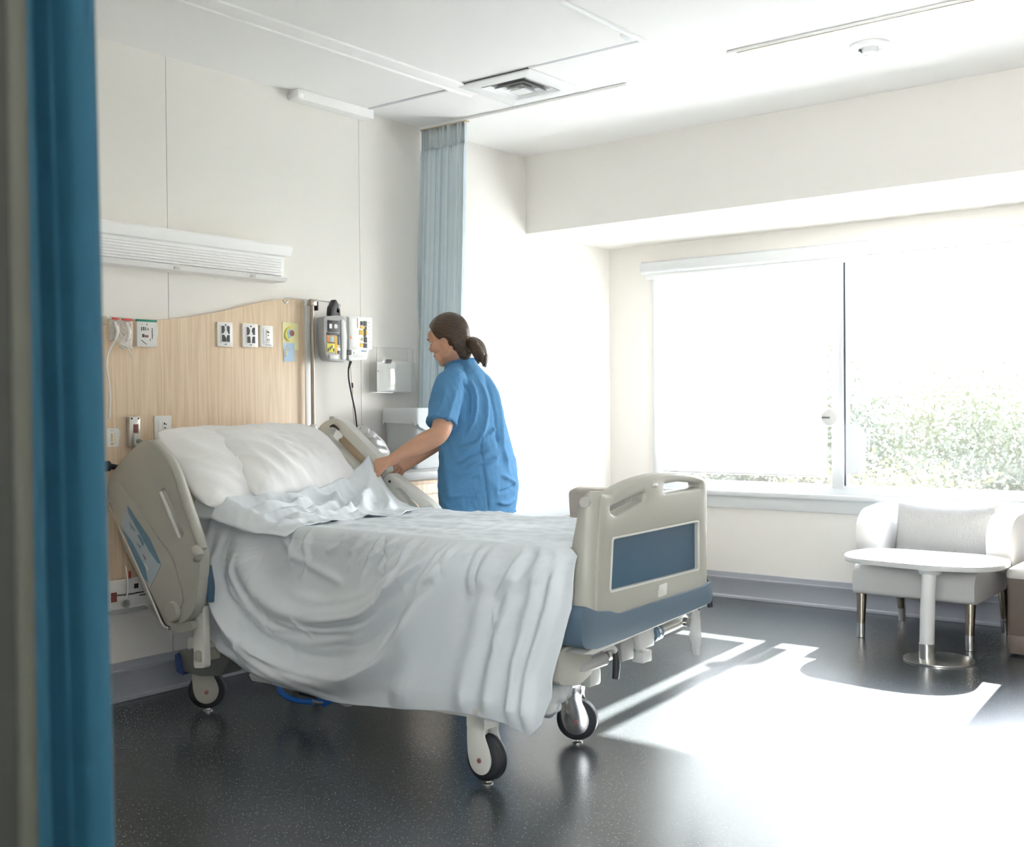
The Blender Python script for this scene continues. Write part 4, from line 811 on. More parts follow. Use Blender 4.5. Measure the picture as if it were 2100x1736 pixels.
P[:, nt:, 1] += .010 * np.sin(Zg * 11 + Yg * 7) * np.clip((.7 - Zg) / .4, 0, 1) * np.clip((Yg - 2.12) / .1, 0, 1)
Xt = P[:, 14:nt, 0]; Yt = P[:, 14:nt, 1]
P[:, 14:nt, 2] += .0045 * wrinkle(Yt, Xt, 21, 13, 9, 1.35, .35) + .004 * wrinkle(Yt, Xt, 4, 28, 6, 1.2, .6) + .008 * np.exp(-((Xt - 3.72) / .05) ** 2)
tag(grid_obj('bed_sheet', P, M['sheet'], None, .002), 'large white sheet spread over the mattress and hanging down the near side of the bed', 'sheet')
# ruffled top sheet pushed up at the pillows, its far corner lifted in the nurse's hand
nx_, ny_ = 150, 120
a = np.linspace(0, 1, nx_)[:, None] * np.ones((1, ny_)); b = np.ones((nx_, 1)) * np.linspace(0, 1, ny_)[None]
X = 2.868 + a * .918; wav = .012 * np.sin(a * 17) + .010 * np.sin(a * 9 + 2)
yfoot = 3.27 + .17 * a + .045 * np.sin(a * 6.5) + wav
yfoot = np.where(a < .08, yfoot + .04 * (1 - a / .08), yfoot)
Y = yfoot + b * (3.93 - yfoot)
base = np.minimum(htop(Y), htop(3.78)) + .024
fold = [([(3.00,3.50),(3.15,3.47),(3.35,3.49),(3.52,3.55)],.022,.022), ([(2.93,3.56),(3.10,3.53),(3.30,3.56),(3.45,3.64)],.026,.026), ([(3.34,3.47),(3.38,3.55),(3.36,3.63),(3.27,3.68)],.030,.020),
        ([(2.95,3.63),(3.12,3.60),(3.26,3.63)],.03,.024), ([(3.02,3.72),(3.16,3.66),(3.40,3.70),(3.62,3.72)],.03,.03), ([(3.42,3.48),(3.50,3.56),(3.62,3.62)],.022,.020),
        ([(3.45,3.56),(3.58,3.62),(3.70,3.70)],.022,.022), ([(3.55,3.46),(3.64,3.54),(3.72,3.66)],.020,.022), ([(2.90,3.44),(3.00,3.42),(3.2,3.41),(3.4,3.41)],.014,.018), ([(3.05,3.58),(3.12,3.52),(3.16,3.45)],.016,.014)]
Z = base + 1.25 * ridge(X, Y, fold) + .007 * wrinkle(X, Y, 31, 15, 8, .3, .5) + .002 * wrinkle(X, Y, 9, 40, 6)
r2 = np.hypot((X - 3.705) / 1.15, (Y - 3.735))
Z += .150 * np.exp(-(r2 / .085)) * np.clip(1 - r2 / .3, 0, 1) ** .3
Z -= np.clip((2.925 - X) / .06, 0, 1) ** 1.3 * (.035 + .07 * np.clip((Y - 3.5) / .3, 0, 1)); Z -= np.clip((X - 3.735) / .05, 0, 1) ** 1.2 * .05
Z = np.maximum(Z, base - .13)
P = np.stack([X, Y, Z], -1); P[..., 0] -= .02 * np.clip((2.925 - X) / .06, 0, 1)
tag(grid_obj('top_sheet', P, M['sheet'], None, .003), 'rumpled white top sheet bunched below the pillows, one corner lifted in the nurse\'s hand', 'sheet')
# pillows
def pillow(name, label, c, ux, uy, w, h, t, seed, sag=0):
    nu_, nv_ = 110, 80; u = np.linspace(-1, 1, nu_)[:, None] * np.ones((1, nv_)); v = np.ones((nu_, 1)) * np.linspace(-1, 1, nv_)[None]
    ux = np.array(ux, float); ux /= np.linalg.norm(ux); uy = np.array(uy, float); uy -= ux * (uy @ ux); uy /= np.linalg.norm(uy); n = np.cross(ux, uy)
    sides = []
    for s in (1, -1):
        prof = np.clip((1 - np.abs(u) ** 2.6), 0, 1) ** .6 * np.clip((1 - np.abs(v) ** 2.6), 0, 1) ** .6
        pin = 1 - .07 * (np.abs(v) ** 2) * (1 - np.abs(u) ** 4) * 0
        wx = u * w / 2 * (1 - .05 * (1 - v ** 2) * 0 - .045 * np.abs(u) * (1 - np.abs(v)) ** 1.0); hy = v * h / 2 * (1 - .06 * np.abs(v) * (1 - np.abs(u)))
        wr = wrinkle(u * w, v * h, seed, 13, 6, .75, .22) * .0065 + ridge(u * w, v * h, PF) * 1.0
        corner = np.exp(-((1 - np.abs(u)) / .25) ** 2 - ((1 - np.abs(v)) / .3) ** 2)
        rad = np.sin(np.arctan2(1 - np.abs(v), 1 - np.abs(u)) * 9) * corner * .005
        zz = s * (t / 2 * prof) + (wr + rad) * prof ** .5 + sag * u * u
        wx = wx * (1 - .075 * np.abs(v) ** 5); hy = hy * (1 - .11 * np.abs(u) ** 5)
        sides.append(np.array(c) + wx[..., None] * ux + hy[..., None] * uy + zz[..., None] * n)
    me = bpy.data.meshes.new(name); V = np.concatenate([sides[0].reshape(-1, 3), sides[1].reshape(-1, 3)])
    I = np.arange(nu_ * nv_).reshape(nu_, nv_); q = np.stack([I[:-1, :-1], I[1:, :-1], I[1:, 1:], I[:-1, 1:]], -1).reshape(-1, 4)
    me.from_pydata(V.tolist(), [], np.concatenate([q, q[:, ::-1] + nu_ * nv_]).tolist()); me.materials.append(M['pillow'])
    bm = bmesh.new(); bm.from_mesh(me); bmesh.ops.remove_doubles(bm, verts=bm.verts[:], dist=.0006); bmesh.ops.recalc_face_normals(bm, faces=bm.faces[:]); bm.to_mesh(me); bm.free()
    o = bpy.data.objects.new(name, me); link(o); finish(o, 180); return tag(o, label, 'pillow', 'pillows on the bed')
PF = [([(-.30, .15), (-.12, .06), (.02, -.06), (.10, -.17)], .010, .012), ([(-.22, .18), (-.02, .07), (.12, -.05), (.20, -.16)], .010, .014), ([(-.08, .18), (.08, .09), (.20, -.02), (.27, -.13)], .009, .012),
      ([(-.30, .04), (-.20, .0), (-.08, -.10), (-.02, -.18)], .010, .014), ([(.05, .19), (.17, .12), (.26, .02)], .008, .011), ([(-.31, -.08), (-.22, -.10), (-.14, -.17)], .008, .012), ([(.12, .0), (.22, -.10), (.30, -.17)], .008, .010)]
pillow('pillow', 'rear white pillow sticking out toward the near side rail, under the other pillow', (3.185, 3.950, 1.005), (1, .02, -.02), (-.06, .70, .62), .76, .50, .21, 3)
pillow('pillow', 'front white pillow on top, nearer to the nurse', (3.355, 3.885, 1.020), (1, .06, -.015), (.02, .72, .66), .68, .44, .24, 14)
# ================================================================== BAGS ON THE BED
def crumple(name, label, cat, outline_rows, y, mat, seed, amp=.02, dep=.05):
    rows = outline_rows; nv_ = 60; nu_ = 40; z = np.linspace(rows[0][2], rows[-1][2], nv_)
    xl = np.interp(-z, [-r[2] for r in rows], [r[0] for r in rows]); xr = np.interp(-z, [-r[2] for r in rows], [r[1] for r in rows])
    th = np.linspace(0, 2 * PI, nu_, endpoint=False); P = np.zeros((nu_, nv_, 3)); A = np.cos(th)[:, None]; Sx = np.sin(th)[:, None]
    w = wrinkle(th[:, None] * .06 * np.ones((1, nv_)), np.ones((nu_, 1)) * z[None], seed, 60, 8)
    depth = dep * np.sin(PI * np.linspace(.02, .98, nv_)) ** .5 + .006
    P[..., 0] = (xl + xr) / 2 + A * (xr - xl) / 2 * (1 + .05 * w); P[..., 1] = y + Sx * depth[None] + amp * .35 * w; P[..., 2] = z[None] + .004 * w
    return tag(grid_obj(name, P, mat, None, .0008, close_u=True), label, cat)
crumple('linen_bag', 'crumpled translucent white bag hanging under the near corner of the footboard', 'bag', [(2.92, 3.13, .405), (2.905, 3.12, .375), (2.885, 3.09, .33), (2.880, 3.06, .29), (2.885, 3.01, .255), (2.93, 2.985, .24)], FY + .20, M['binL'], 12, .05)
crumple('tied_bag', 'thin clear bag dangling from the far corner of the footboard', 'bag', [(3.700, 3.735, .50), (3.712, 3.738, .45), (3.716, 3.736, .40), (3.722, 3.736, .36), (3.726, 3.732, .325)], FY + .05, M['film'], 17, .012, .016)
# clear film bag behind the far rail
crumple('plastic_bag', 'crumpled clear plastic bag draped over the far side rail beside the nurse\'s arm', 'bag', [(3.93, 3.95, 1.17), (3.93, 4.02, 1.13), (3.92, 4.09, 1.08), (3.92, 4.13, 1.03), (3.93, 4.12, .98)], 4.02, M['film'], 23, .016)
hd = B().plate(rnd([(3.955, 1.075), (3.99, 1.075), (3.995, 1.125), (3.975, 1.165), (3.955, 1.165), (3.945, 1.12)], .008, 3), t=.03, m=XZ(4.16), r=.004).build('crank_handle', M['legm'], bed)
B().plate(rnd([(3.985, 1.06), (4.004, 1.06), (4.002, 1.11), (3.985, 1.14)], .004, 2), t=.02, m=XZ(4.155)).build('grip', M['black'], hd)

# ================================================================== THE NURSE
BF = Vector((-.22, .975, 0)).normalized(); BL = Vector((-BF.y, BF.x, 0))      # body forward, body left
NB = Vector((4.225, 3.507, 0))
def bp_(l, f, z): return NB + BL * l + BF * f + Vector((0, 0, z))
def ell(l0, f0, z, wl, wf, n=28, p=2.3, tilt=0):
    out = []
    for k in range(n):
        a = 2 * PI * k / n; c, s = math.cos(a), math.sin(a)
        x = wl * math.copysign(abs(c) ** (2 / p), c); y = wf * math.copysign(abs(s) ** (2 / p), s)
        out.append(bp_(l0 + x, f0 + y, z + tilt * y))
    return out
def smooth_remesh(o, voxel, it=4, fac=.5):
    m = o.modifiers.new('r', 'REMESH'); m.mode = 'VOXEL'; m.voxel_size = voxel; m.use_smooth_shade = True
    if it: s = o.modifiers.new('s', 'SMOOTH'); s.iterations = it; s.factor = fac
    return finish(apply_mods(o), 180)
# ---- head frame
HC = Vector((4.136, 3.613, 1.590)); pitch = R(19)
hfH = Vector((-.235, .972, 0)).normalized(); HL = Vector((-hfH.y, hfH.x, 0))
HF = (hfH * math.cos(pitch) - Vector((0, 0, 1)) * math.sin(pitch)); HU = (hfH * math.sin(pitch) + Vector((0, 0, 1)) * math.cos(pitch))
HR = Matrix((HL, HF, HU)).transposed()                     # columns: left, forward, up
def hp_(l, f, u): return HC + HL * l + HF * f + HU * u
body = B()
def hball(l, f, u, r, seg=24): body.ball(hp_(l, f, u), r, HR, seg, 16)
hball(0, -.012, .022, (.0745, .096, .094)); hball(0, .012, -.025, (.066, .078, .085)); hball(0, .032, -.058, (.052, .056, .060)); hball(0, .066, -.103, (.024, .022, .020))
hball(0, .068, .028, (.056, .026, .042)); hball(0, .076, .012, (.048, .018, .012))
for s in (1, -1):
    hball(s * .038, .050, -.030, (.028, .034, .030)); hball(s * .052, .012, -.070, (.014, .036, .028)); hball(s * .030, .052, -.075, (.024, .032, .030))
    # ear: rim, lobe, bowl
    EU = -.052
    e = [(s * .070, .010, .016), (s * .080, .006, .034), (s * .085, -.009, .039), (s * .089, -.021, .028), (s * .087, -.022, .006), (s * .081, -.013, -.013), (s * .074, .001, -.022), (s * .069, .007, -.012)]
    body.tube([hp_(q[0], q[1], q[2] + EU) for q in e], [.005, .006, .0065, .0065, .006, .0075, .0075, .004], 10, 5)
    hball(s * .072, -.005, .010 + EU, (.006, .018, .030), 16); body.tube([hp_(s * .078, -.012, .022 + EU), hp_(s * .081, -.014, .008 + EU), hp_(s * .076, -.004, -.006 + EU)], .004, 8, 4)
    body.tube([hp_(s * .075, .010, .006 + EU), hp_(s * .078, .008, .0 + EU), hp_(s * .075, .009, -.006 + EU)], .0045, 8, 3)
body.tube([hp_(0, .084, .020), hp_(0, .094, .002), hp_(0, .106, -.018), hp_(0, .110, -.026)], [.008, .009, .012, .012], 12, 5)
for s in (1, -1): hball(s * .011, .098, -.030, (.009, .011, .008), 14)
hball(0, .084, -.048, (.022, .012, .012)); hball(0, .090, -.0565, (.021, .008, .0055)); hball(0, .088, -.068, (.019, .008, .006)); hball(0, .078, -.085, (.022, .012, .012))
# neck and shoulders
body.limb([bp_(0, .085, 1.43), bp_(0, .105, 1.48), hp_(0, -.030, -.055), hp_(0, -.028, -.01)], [.066, .058, .055, .058], 20)
for s in (1, -1): body.limb([bp_(s * .02, .085, 1.445), bp_(s * .10, .075, 1.405), bp_(s * .165, .065, 1.36)], [.045, .05, .058], 14)
# trunk and legs
body.loft([ell(0, f, z, wl, wf) for z, f, wl, wf in ((.80, .0, .17, .125), (.90, -.005, .185, .135), (.98, .0, .175, .125), (1.10, .015, .15, .11), (1.22, .035, .155, .11), (1.33, .06, .16, .11), (1.40, .075, .13, .085), (1.44, .085, .07, .06))])
for s in (1, -1):
    body.limb([bp_(s * .095, -.005, .86), bp_(s * .105, .02, .66), bp_(s * .11, .03, .48), bp_(s * .11, .005, .30), bp_(s * .11, -.02, .09)], [.092, .078, .056, .052, .038], 16)
    body.tube([bp_(s * .11, -.05, .045), bp_(s * .112, .03, .05), bp_(s * .118, .12, .032), bp_(s * .12, .15, .028)], [.034, .038, .032, .018], 14, 5)
# arms: shoulder, elbow, wrist in the room
LS, LE, LW, LK = Vector((4.035, 3.525, 1.352)), Vector((3.905, 3.470, 1.138)), Vector((3.762, 3.642, 1.012)), Vector((3.722, 3.712, .985))
RS, RE, RW, RK = Vector((4.385, 3.615, 1.345)), Vector((4.205, 3.640, 1.150)), Vector((4.010, 3.728, 1.000)), Vector((3.945, 3.765, .965))
mid = lambda a, b, t, d=(0, 0, 0): a.lerp(b, t) + Vector(d)
body.limb([LS, mid(LS, LE, .5, (.0, -.006, .0)), LE, mid(LE, LW, .3, (0, .0, -.004)), mid(LE, LW, .65), LW], [.058, .054, .046, .047, .037, .027], 18)
body.limb([RS, mid(RS, RE, .5), RE, mid(RE, RW, .3), mid(RE, RW, .65), RW], [.056, .050, .043, .045, .036, .026], 18)
def hand(W, K, nrm, side, curl, spread, thumb_dir, tl=1.0):
    d = (K - W).normalized(); n = Vector(nrm); n = (n - d * n.dot(d)).normalized(); s = d.cross(n) * side        # n = back of hand; s = toward the thumb
    ring = []
    for t, w, h in ((0, .026, .019), (.25, .032, .018), (.6, .039, .016), (.9, .041, .014), (1.0, .038, .011)):
        c = W.lerp(K, t); ring.append([c + s * w * math.cos(2 * PI * k / 18) + n * h * math.sin(2 * PI * k / 18) for k in range(18)])
    body.loft(ring)
    for j, (off, ln, rd) in enumerate(((.029, .068, .0085), (.010, .076, .009), (-.0105, .070, .0085), (-.030, .056, .0078))):
        p = K + s * off - d * .012; cd = d.copy() + s * (off * spread); pts = [p - d * .015, p]; a = 0
        for q, f in enumerate((.44, .32, .24)):
            a += curl[q] * (1 + .12 * j); dirv = (d * math.cos(a) - n * math.sin(a) + s * off * spread * 3).normalized(); p = p + dirv * ln * f * tl; pts.append(p)
        body.tube(pts, [rd * 1.1, rd * 1.1, rd * 1.0, rd * .92, rd * .75], 10, 4); body.ball(pts[-1], (rd * .72,) * 3, None, 10, 8); body.ball(pts[2], (rd * 1.08,) * 3, None, 10, 8)
    p0 = W.lerp(K, .28) + s * .022; td = Vector(thumb_dir).normalized()
    p1 = p0 + (s * .55 + d * .75).normalized() * .034; p2 = p1 + (d * .7 + s * .1 + td * .6).normalized() * .030; p3 = p2 + (d * .5 - s * .25 + td * .8).normalized() * .024
    body.tube([p0 - s * .012, p0, p1, p2, p3], [.012, .0125, .0105, .0095, .007], 10, 4); body.ball(p3, (.0068,) * 3, None, 10, 8)
hand(LW, LK, (-.55, -.35, .72), -1, (.75, .85, .55), .5, (.2, .2, -.9), .9)
hand(RW, RK, (-.25, -.45, .85), 1, (.35, .45, .35), 1.2, (-.2, -.3, -.8), .95)
person = thing('person', 'woman in a blue scrub top with a low brown ponytail, pulling the bed sheet', 'person', tuple(NB))
bo = body.build('body', M['skin'], person, None, False)
smooth_remesh(bo, .0031, 4, .5)
# ---- eyes, lips
for s in (1, -1):
    ey = B().ball(hp_(s * .029, .0770, .003), (.0120, .0110, .0075), HR, 18, 12).build('eye', M['eye'], person, 180)
    B().ball(hp_(s * .029, .0865, .002), (.0055, .003, .0055), HR, 12, 8).build('iris', M['iris'], ey, 180)
    B().tube([hp_(s * .043, .074, .006), hp_(s * .031, .0885, .0095), hp_(s * .018, .085, .006)], [.0014, .0022, .0012], 6, 4).build('lashes', M['ink'], ey)
    B().tube([hp_(s * .052, .076, .022), hp_(s * .036, .0925, .027), hp_(s * .018, .0955, .021)], [.0018, .0036, .003], 8, 4, .6).build('eyebrow', M['hair'], person)
B().tube([hp_(-.022, .086, -.0605), hp_(-.008, .0975, -.0575), hp_(0, .0985, -.059), hp_(.008, .0975, -.0575), hp_(.022, .086, -.0605)], [.001, .0045, .004, .0045, .001], 8, 4).tube([hp_(-.020, .086, -.0635), hp_(0, .0965, -.0675), hp_(.020, .086, -.0635)], [.001, .0052, .001], 8, 4).build('lips', M['lip'], person, 180)
# ---- hair: shell combed back over the skull into a low ponytail
nu_, nv_ = 96, 64; hv = B()
def hair_r(d):                                            # skull radii in the head frame
    return Vector((d.x * .0835, d.y * (.111 if d.y > 0 else .106), d.z * .108))
rows = []
for j in range(nv_):
    ph = PI * j / (nv_ - 1) * .985
    row = []
    for i in range(nu_):
        th = 2 * PI * i / nu_
        d = Vector((math.sin(ph) * math.sin(th), math.sin(ph) * math.cos(th), math.cos(ph)))    # y = forward
        row.append(d)
    rows.append(row)
def limit(th):                                             # polar angle where the hairline sits, by azimuth from the face
    a = abs((th + PI) % (2 * PI) - PI)
    return float(np.interp(a, [0, .35, .75, 1.05, 1.25, 1.42, 1.62, 1.85, 2.1, 2.5, PI], [.86, .90, 1.06, 1.36, 1.74, 1.90, 1.78, 2.18, 2.48, 2.60, 2.62]))
outer, inner = [], []
for j in range(nv_):
    t = j / (nv_ - 1); ro, ri = [], []
    for i in range(nu_):
        th = 2 * PI * i / nu_; ph = max(limit(th) * t, 1e-3)
        d = Vector((math.sin(ph) * math.sin(th), math.sin(ph) * math.cos(th), math.cos(ph)))
        c = Vector((0, -.010, .016)); w = .0010 * math.sin(th * 9 + ph * 3) * min(1, t * 2)
        edge = 1 - .07 * max(0, (t - .9) / .1)
        q = hair_r(d); q = q * (1 + w / .09) * edge + c; q2 = hair_r(d) * .88 + c
        ro.append(HC + HR @ q); ri.append(HC + HR @ q2)
    outer.append(ro); inner.append(ri)
hv.loft(outer + inner[::-1])
tailc = [(0, -.076, -.066), (.002, -.106, -.078), (.006, -.126, -.100), (.008, -.134, -.138), (.006, -.122, -.170)]
for k in range(17):
    a = k * 2.4; rr = .020 + .012 * ((k * 7) % 5) / 4; ox, oz = math.cos(a) * rr, math.sin(a) * rr
    pts = [hp_(l + ox * (.5 if q == 0 else .8 if q == 1 else 1.15 if q < 4 else .75), f + (oz * .4 if q > 2 else 0) - (.004 * ((k * 3) % 4)), u + (oz if q < 3 else oz * .5) - (.006 * ((k * 5) % 4) if q > 3 else 0)) for q, (l, f, u) in enumerate(tailc)]
    hv.tube(pts, [.012, .017, .021, .019, .005], 8, 5)
hv.tube([hp_(0, -.055, -.045), hp_(0, -.098, -.066)], [.056, .024], 16)
hv.limb([hp_(0, -.042, -.030), hp_(0, -.050, -.068), hp_(0, -.058, -.098)], [.066, .056, .036], 20)
for s in (1, -1):                                         # loose strands behind the ear
    hv.tube([hp_(s * .070, -.045, -.02), hp_(s * .066, -.050, -.055), hp_(s * .058, -.045, -.085)], [.006, .004, .0015], 6, 4)
ho = hv.build('hair', M['hair'], person, None); smooth_remesh(ho, .0030, 2, .4)
tie = B().lathe([(.019, -.005), (.024, 0), (.019, .005)], hp_(0, -.102, -.067), HF, 20).build('hair_tie', M['black'], person)
for k in range(7):
    a = 1.2 + k * .55; B().ball(hp_(math.cos(a) * .029 + .006, -.106 - .005 * (k % 2), -.067 + math.sin(a) * .029), (.0042,) * 3, None, 10, 8).build('bead', M['gold'], tie, 180)
# ---- scrub top
sc = B()
RINGS = ((.735, .0, .224, .162), (.80, .0, .232, .172), (.87, -.002, .236, .180), (.95, .0, .231, .176), (1.02, .005, .220, .168), (1.10, .018, .206, .158), (1.18, .03, .200, .150), (1.26, .045, .199, .144), (1.33, .060, .192, .136), (1.375, .070, .170, .120), (1.41, .076, .135, .100), (1.440, .086, .098, .084), (1.474, .092, .080, .072))
sc.loft([ell(0, f, z, wl, wf, 40, 2.25, -.22 * max(0, (z - 1.3) / .16)) for z, f, wl, wf in RINGS])
hemL = mid(LS, LE, .83); hemR = mid(RS, RE, .83)
sc.tube([bp_(.08, .072, 1.390), LS + Vector((.02, 0, .012)), mid(LS, LE, .25), mid(LS, LE, .55), hemL], [.058, .079, .081, .075, .073], 26, 6)
sc.tube([bp_(-.08, .072, 1.390), RS + Vector((-.02, 0, .012)), mid(RS, RE, .25), mid(RS, RE, .55), hemR], [.058, .077, .078, .073, .071], 26, 6)
for s in (1, -1): sc.limb([bp_(s * .05, .08, 1.425), bp_(s * .12, .07, 1.392), bp_(s * .17, .062, 1.345)], [.055, .062, .072], 16)
so = sc.build('scrub_top', M['scrub'], person, None); smooth_remesh(so, .0042, 5, .5)
me = so.data; n = len(me.vertices); V = np.zeros(n * 3); me.vertices.foreach_get('co', V); V = V.reshape(-1, 3); Nn = np.zeros(n * 3); me.vertices.foreach_get('normal', Nn); Nn = Nn.reshape(-1, 3)
A = (V[:, 0] - 4.2) * .655 - (V[:, 1] - 3.5) * .755; Zz = V[:, 2]                # side-on coordinates of the body
FOLD = [([(-.060, 1.385), (-.035, 1.33), (-.030, 1.26), (-.045, 1.19)], -.008, .010), ([(-.02, 1.375), (.0, 1.30), (-.005, 1.21), (-.04, 1.13)], .007, .012), ([(.02, 1.39), (.05, 1.28), (.045, 1.17), (.0, 1.08)], .007, .014),
        ([(.045, 1.41), (.085, 1.29), (.10, 1.17), (.105, 1.06)], -.007, .010), ([(.06, 1.42), (.11, 1.30), (.125, 1.18), (.13, 1.06), (.16, .93)], .007, .012),
        ([(-.09, 1.05), (-.02, 1.075), (.06, 1.12), (.10, 1.16)], .007, .016), ([(-.10, .99), (-.03, 1.03), (.05, 1.05)], -.006, .014), ([(-.06, .955), (.0, .985), (.07, 1.0), (.11, 1.02)], .007, .014),
        ([(-.10, .90), (-.05, .93), (.02, .94)], .005, .014), ([(-.13, .83), (-.06, .845), (.02, .84)], .004, .012), ([(.02, 1.12), (.03, 1.0), (.05, .87), (.055, .75)], -.005, .007),
        ([(.12, .93), (.17, .90), (.20, .87)], .006, .012), ([(.10, .85), (.16, .86), (.20, .885)], -.006, .010), ([(.10, .80), (.15, .79), (.19, .81)], .006, .012), ([(-.155, 1.08), (-.14, .95), (-.125, .80)], .006, .02),
        ([(-.20, 1.22), (-.15, 1.21), (-.10, 1.20)], .004, .010), ([(-.14, 1.34), (-.16, 1.26), (-.20, 1.20)], .005, .014), ([(-.09, 1.34), (-.12, 1.24), (-.14, 1.17)], .004, .012)]
D = 1.9 * ridge(A, Zz, [(p, a, w * .75) for p, a, w in FOLD]) + .0022 * wrinkle(A, Zz, 13, 30, 8, .9, .5) + .0010 * wrinkle(A, Zz, 2, 70, 6, .4, .5)
V += Nn * D[:, None]; me.vertices.foreach_set('co', V.ravel()); me.update()
# hem bands, sleeve hems, seams
sd = (LE - LS).normalized(); rd = (RE - RS).normalized()
for h, d, r in ((hemL, sd, .0735), (hemR, rd, .0715)): B().lathe([(r - .004, -.020), (r + .0005, -.018), (r + .0008, -.003), (r - .002, .0), (r - .007, -.002)], h, d, 36).build('sleeve_hem', M['scrub'], so, 180)
B().tube([Vector(p) for p in ell(0, .0, .742, .2245, .1625, 48, 2.25)] + [Vector(ell(0, .0, .742, .2245, .1625, 48, 2.25)[0])], .004, 6).build('hem', M['scrub'], so, 180)
B().tube([Vector(p) for p in ell(0, .092, 1.474, .0805, .0725, 40, 2.25, -.22)] + [Vector(ell(0, .092, 1.474, .0805, .0725, 40, 2.25, -.22)[0])], .005, 8).build('neckband', M['scrub'], so, 180)
# trousers, shoes
tb = B()
for s in (1, -1): tb.tube([bp_(s * .098, -.005, .88), bp_(s * .108, .02, .66), bp_(s * .114, .03, .46), bp_(s * .112, .005, .28), bp_(s * .112, -.015, .075)], [.118, .105, .088, .082, .080], 22, 6)
tb.loft([ell(0, -.004, z, wl, wf) for z, wl, wf in ((.74, .205, .145), (.82, .215, .155), (.90, .212, .155), (1.0, .190, .138))])
to = tb.build('trousers', M['scrub'], person, None); smooth_remesh(to, .008, 4)
for s in (1, -1):
    sh = B().loft([[bp_(s * .115 + w * math.cos(2 * PI * k / 18), f, max(.004, zc + h * math.sin(2 * PI * k / 18))) for k in range(18)] for f, w, zc, h in ((-.10, .020, .045, .03), (-.085, .036, .05, .045), (-.03, .042, .055, .052), (.05, .046, .048, .046), (.12, .046, .034, .034), (.165, .036, .026, .026), (.185, .014, .020, .014))]).build('shoe', M['shoe'], person, 180)
    B().plate(rnd([tuple((bp_(s * .115 + a, f, 0)).xy) for a, f in ((-.042, -.095), (.042, -.095), (.050, .10), (.03, .18), (-.03, .18), (-.050, .10))], .02, 3), t=.016, m=Matrix.Translation((0, 0, .001))).build('shoe_sole', M['lgrey'], sh)

# ================================================================== FURNITURE
# bedside cabinet with a bin on it
c = thing('bedside_cabinet', 'pale wood bedside cabinet with a white top between the bed and the wall', 'cabinet', (4.40, 4.1, 0))
B().box(4.10, 4.72, 3.90, 4.30, .10, .885, .004).build('carcass', M['wood'], c)
B().box(4.085, 4.735, 3.882, 4.302, .885, .928, .006).build('cabinet_top', M['counter'], c)
for x0, x1 in ((4.112, 4.405), (4.415, 4.708)):
    dr = B().box(x0, x1, 3.884, 3.900, .14, .865, .003).build('cabinet_door', M['wood'], c)
    B().plate(rnd([(x0 + .035, .20), (x1 - .035, .20), (x1 - .035, .82), (x0 + .035, .82)], .01, 2), [rnd([(x0 + .045, .21), (x1 - .045, .21), (x1 - .045, .81), (x0 + .045, .81)], .008, 2)], .003, XZ(3.884), .001).build('door_moulding', M['wood'], dr)
    for z in (.30, .70): B().lathe([(0, 0), (.007, 0), (.007, .006), (0, .008)], (x0 + .055, 3.884, z + .1), (0, -1, 0), 14).build('door_stud', M['legm'], dr)
B().box(4.13, 4.69, 3.93, 4.28, .0, .10).build('plinth', M['grey'], c)
o = thing('bedside_bin', 'grey open bin lined with a white bag standing on the bedside cabinet', 'bin', (4.50, 4.15, .928))
def sq(x0, x1, y0, y1, z, r, n=5): return [Vector((a, b, z)) for a, b in rnd([(x0, y0), (x1, y0), (x1, y1), (x0, y1)], r, n)]
B().loft([sq(4.375, 4.640, 4.06, 4.27, .930, .03), sq(4.362, 4.652, 4.045, 4.282, 1.235, .03), sq(4.368, 4.646, 4.051, 4.276, 1.235, .03), sq(4.381, 4.634, 4.066, 4.264, .94, .03)]).build('bin_body', M['bing'], o)
lv = []
for z, e in ((1.10, -.008), (1.245, -.004), (1.252, .004), (1.24, .008)): lv.append(sq(4.362 - e, 4.652 + e, 4.045 - e, 4.282 + e, z, .03, 6))
for k, p in enumerate(sq(4.362 - .010, 4.652 + .010, 4.045 - .010, 4.282 + .010, 1.15, .03, 6)): pass
low = [Vector((p.x, p.y, 1.165 - .36 * (p.x - 4.36) + .008 * math.sin(k * 1.7))) for k, p in enumerate(sq(4.362 - .011, 4.652 + .011, 4.045 - .011, 4.282 + .011, 1.15, .03, 6))]
B().loft(lv + [low], False).build('bin_liner', M['binL'], o, 50, False)
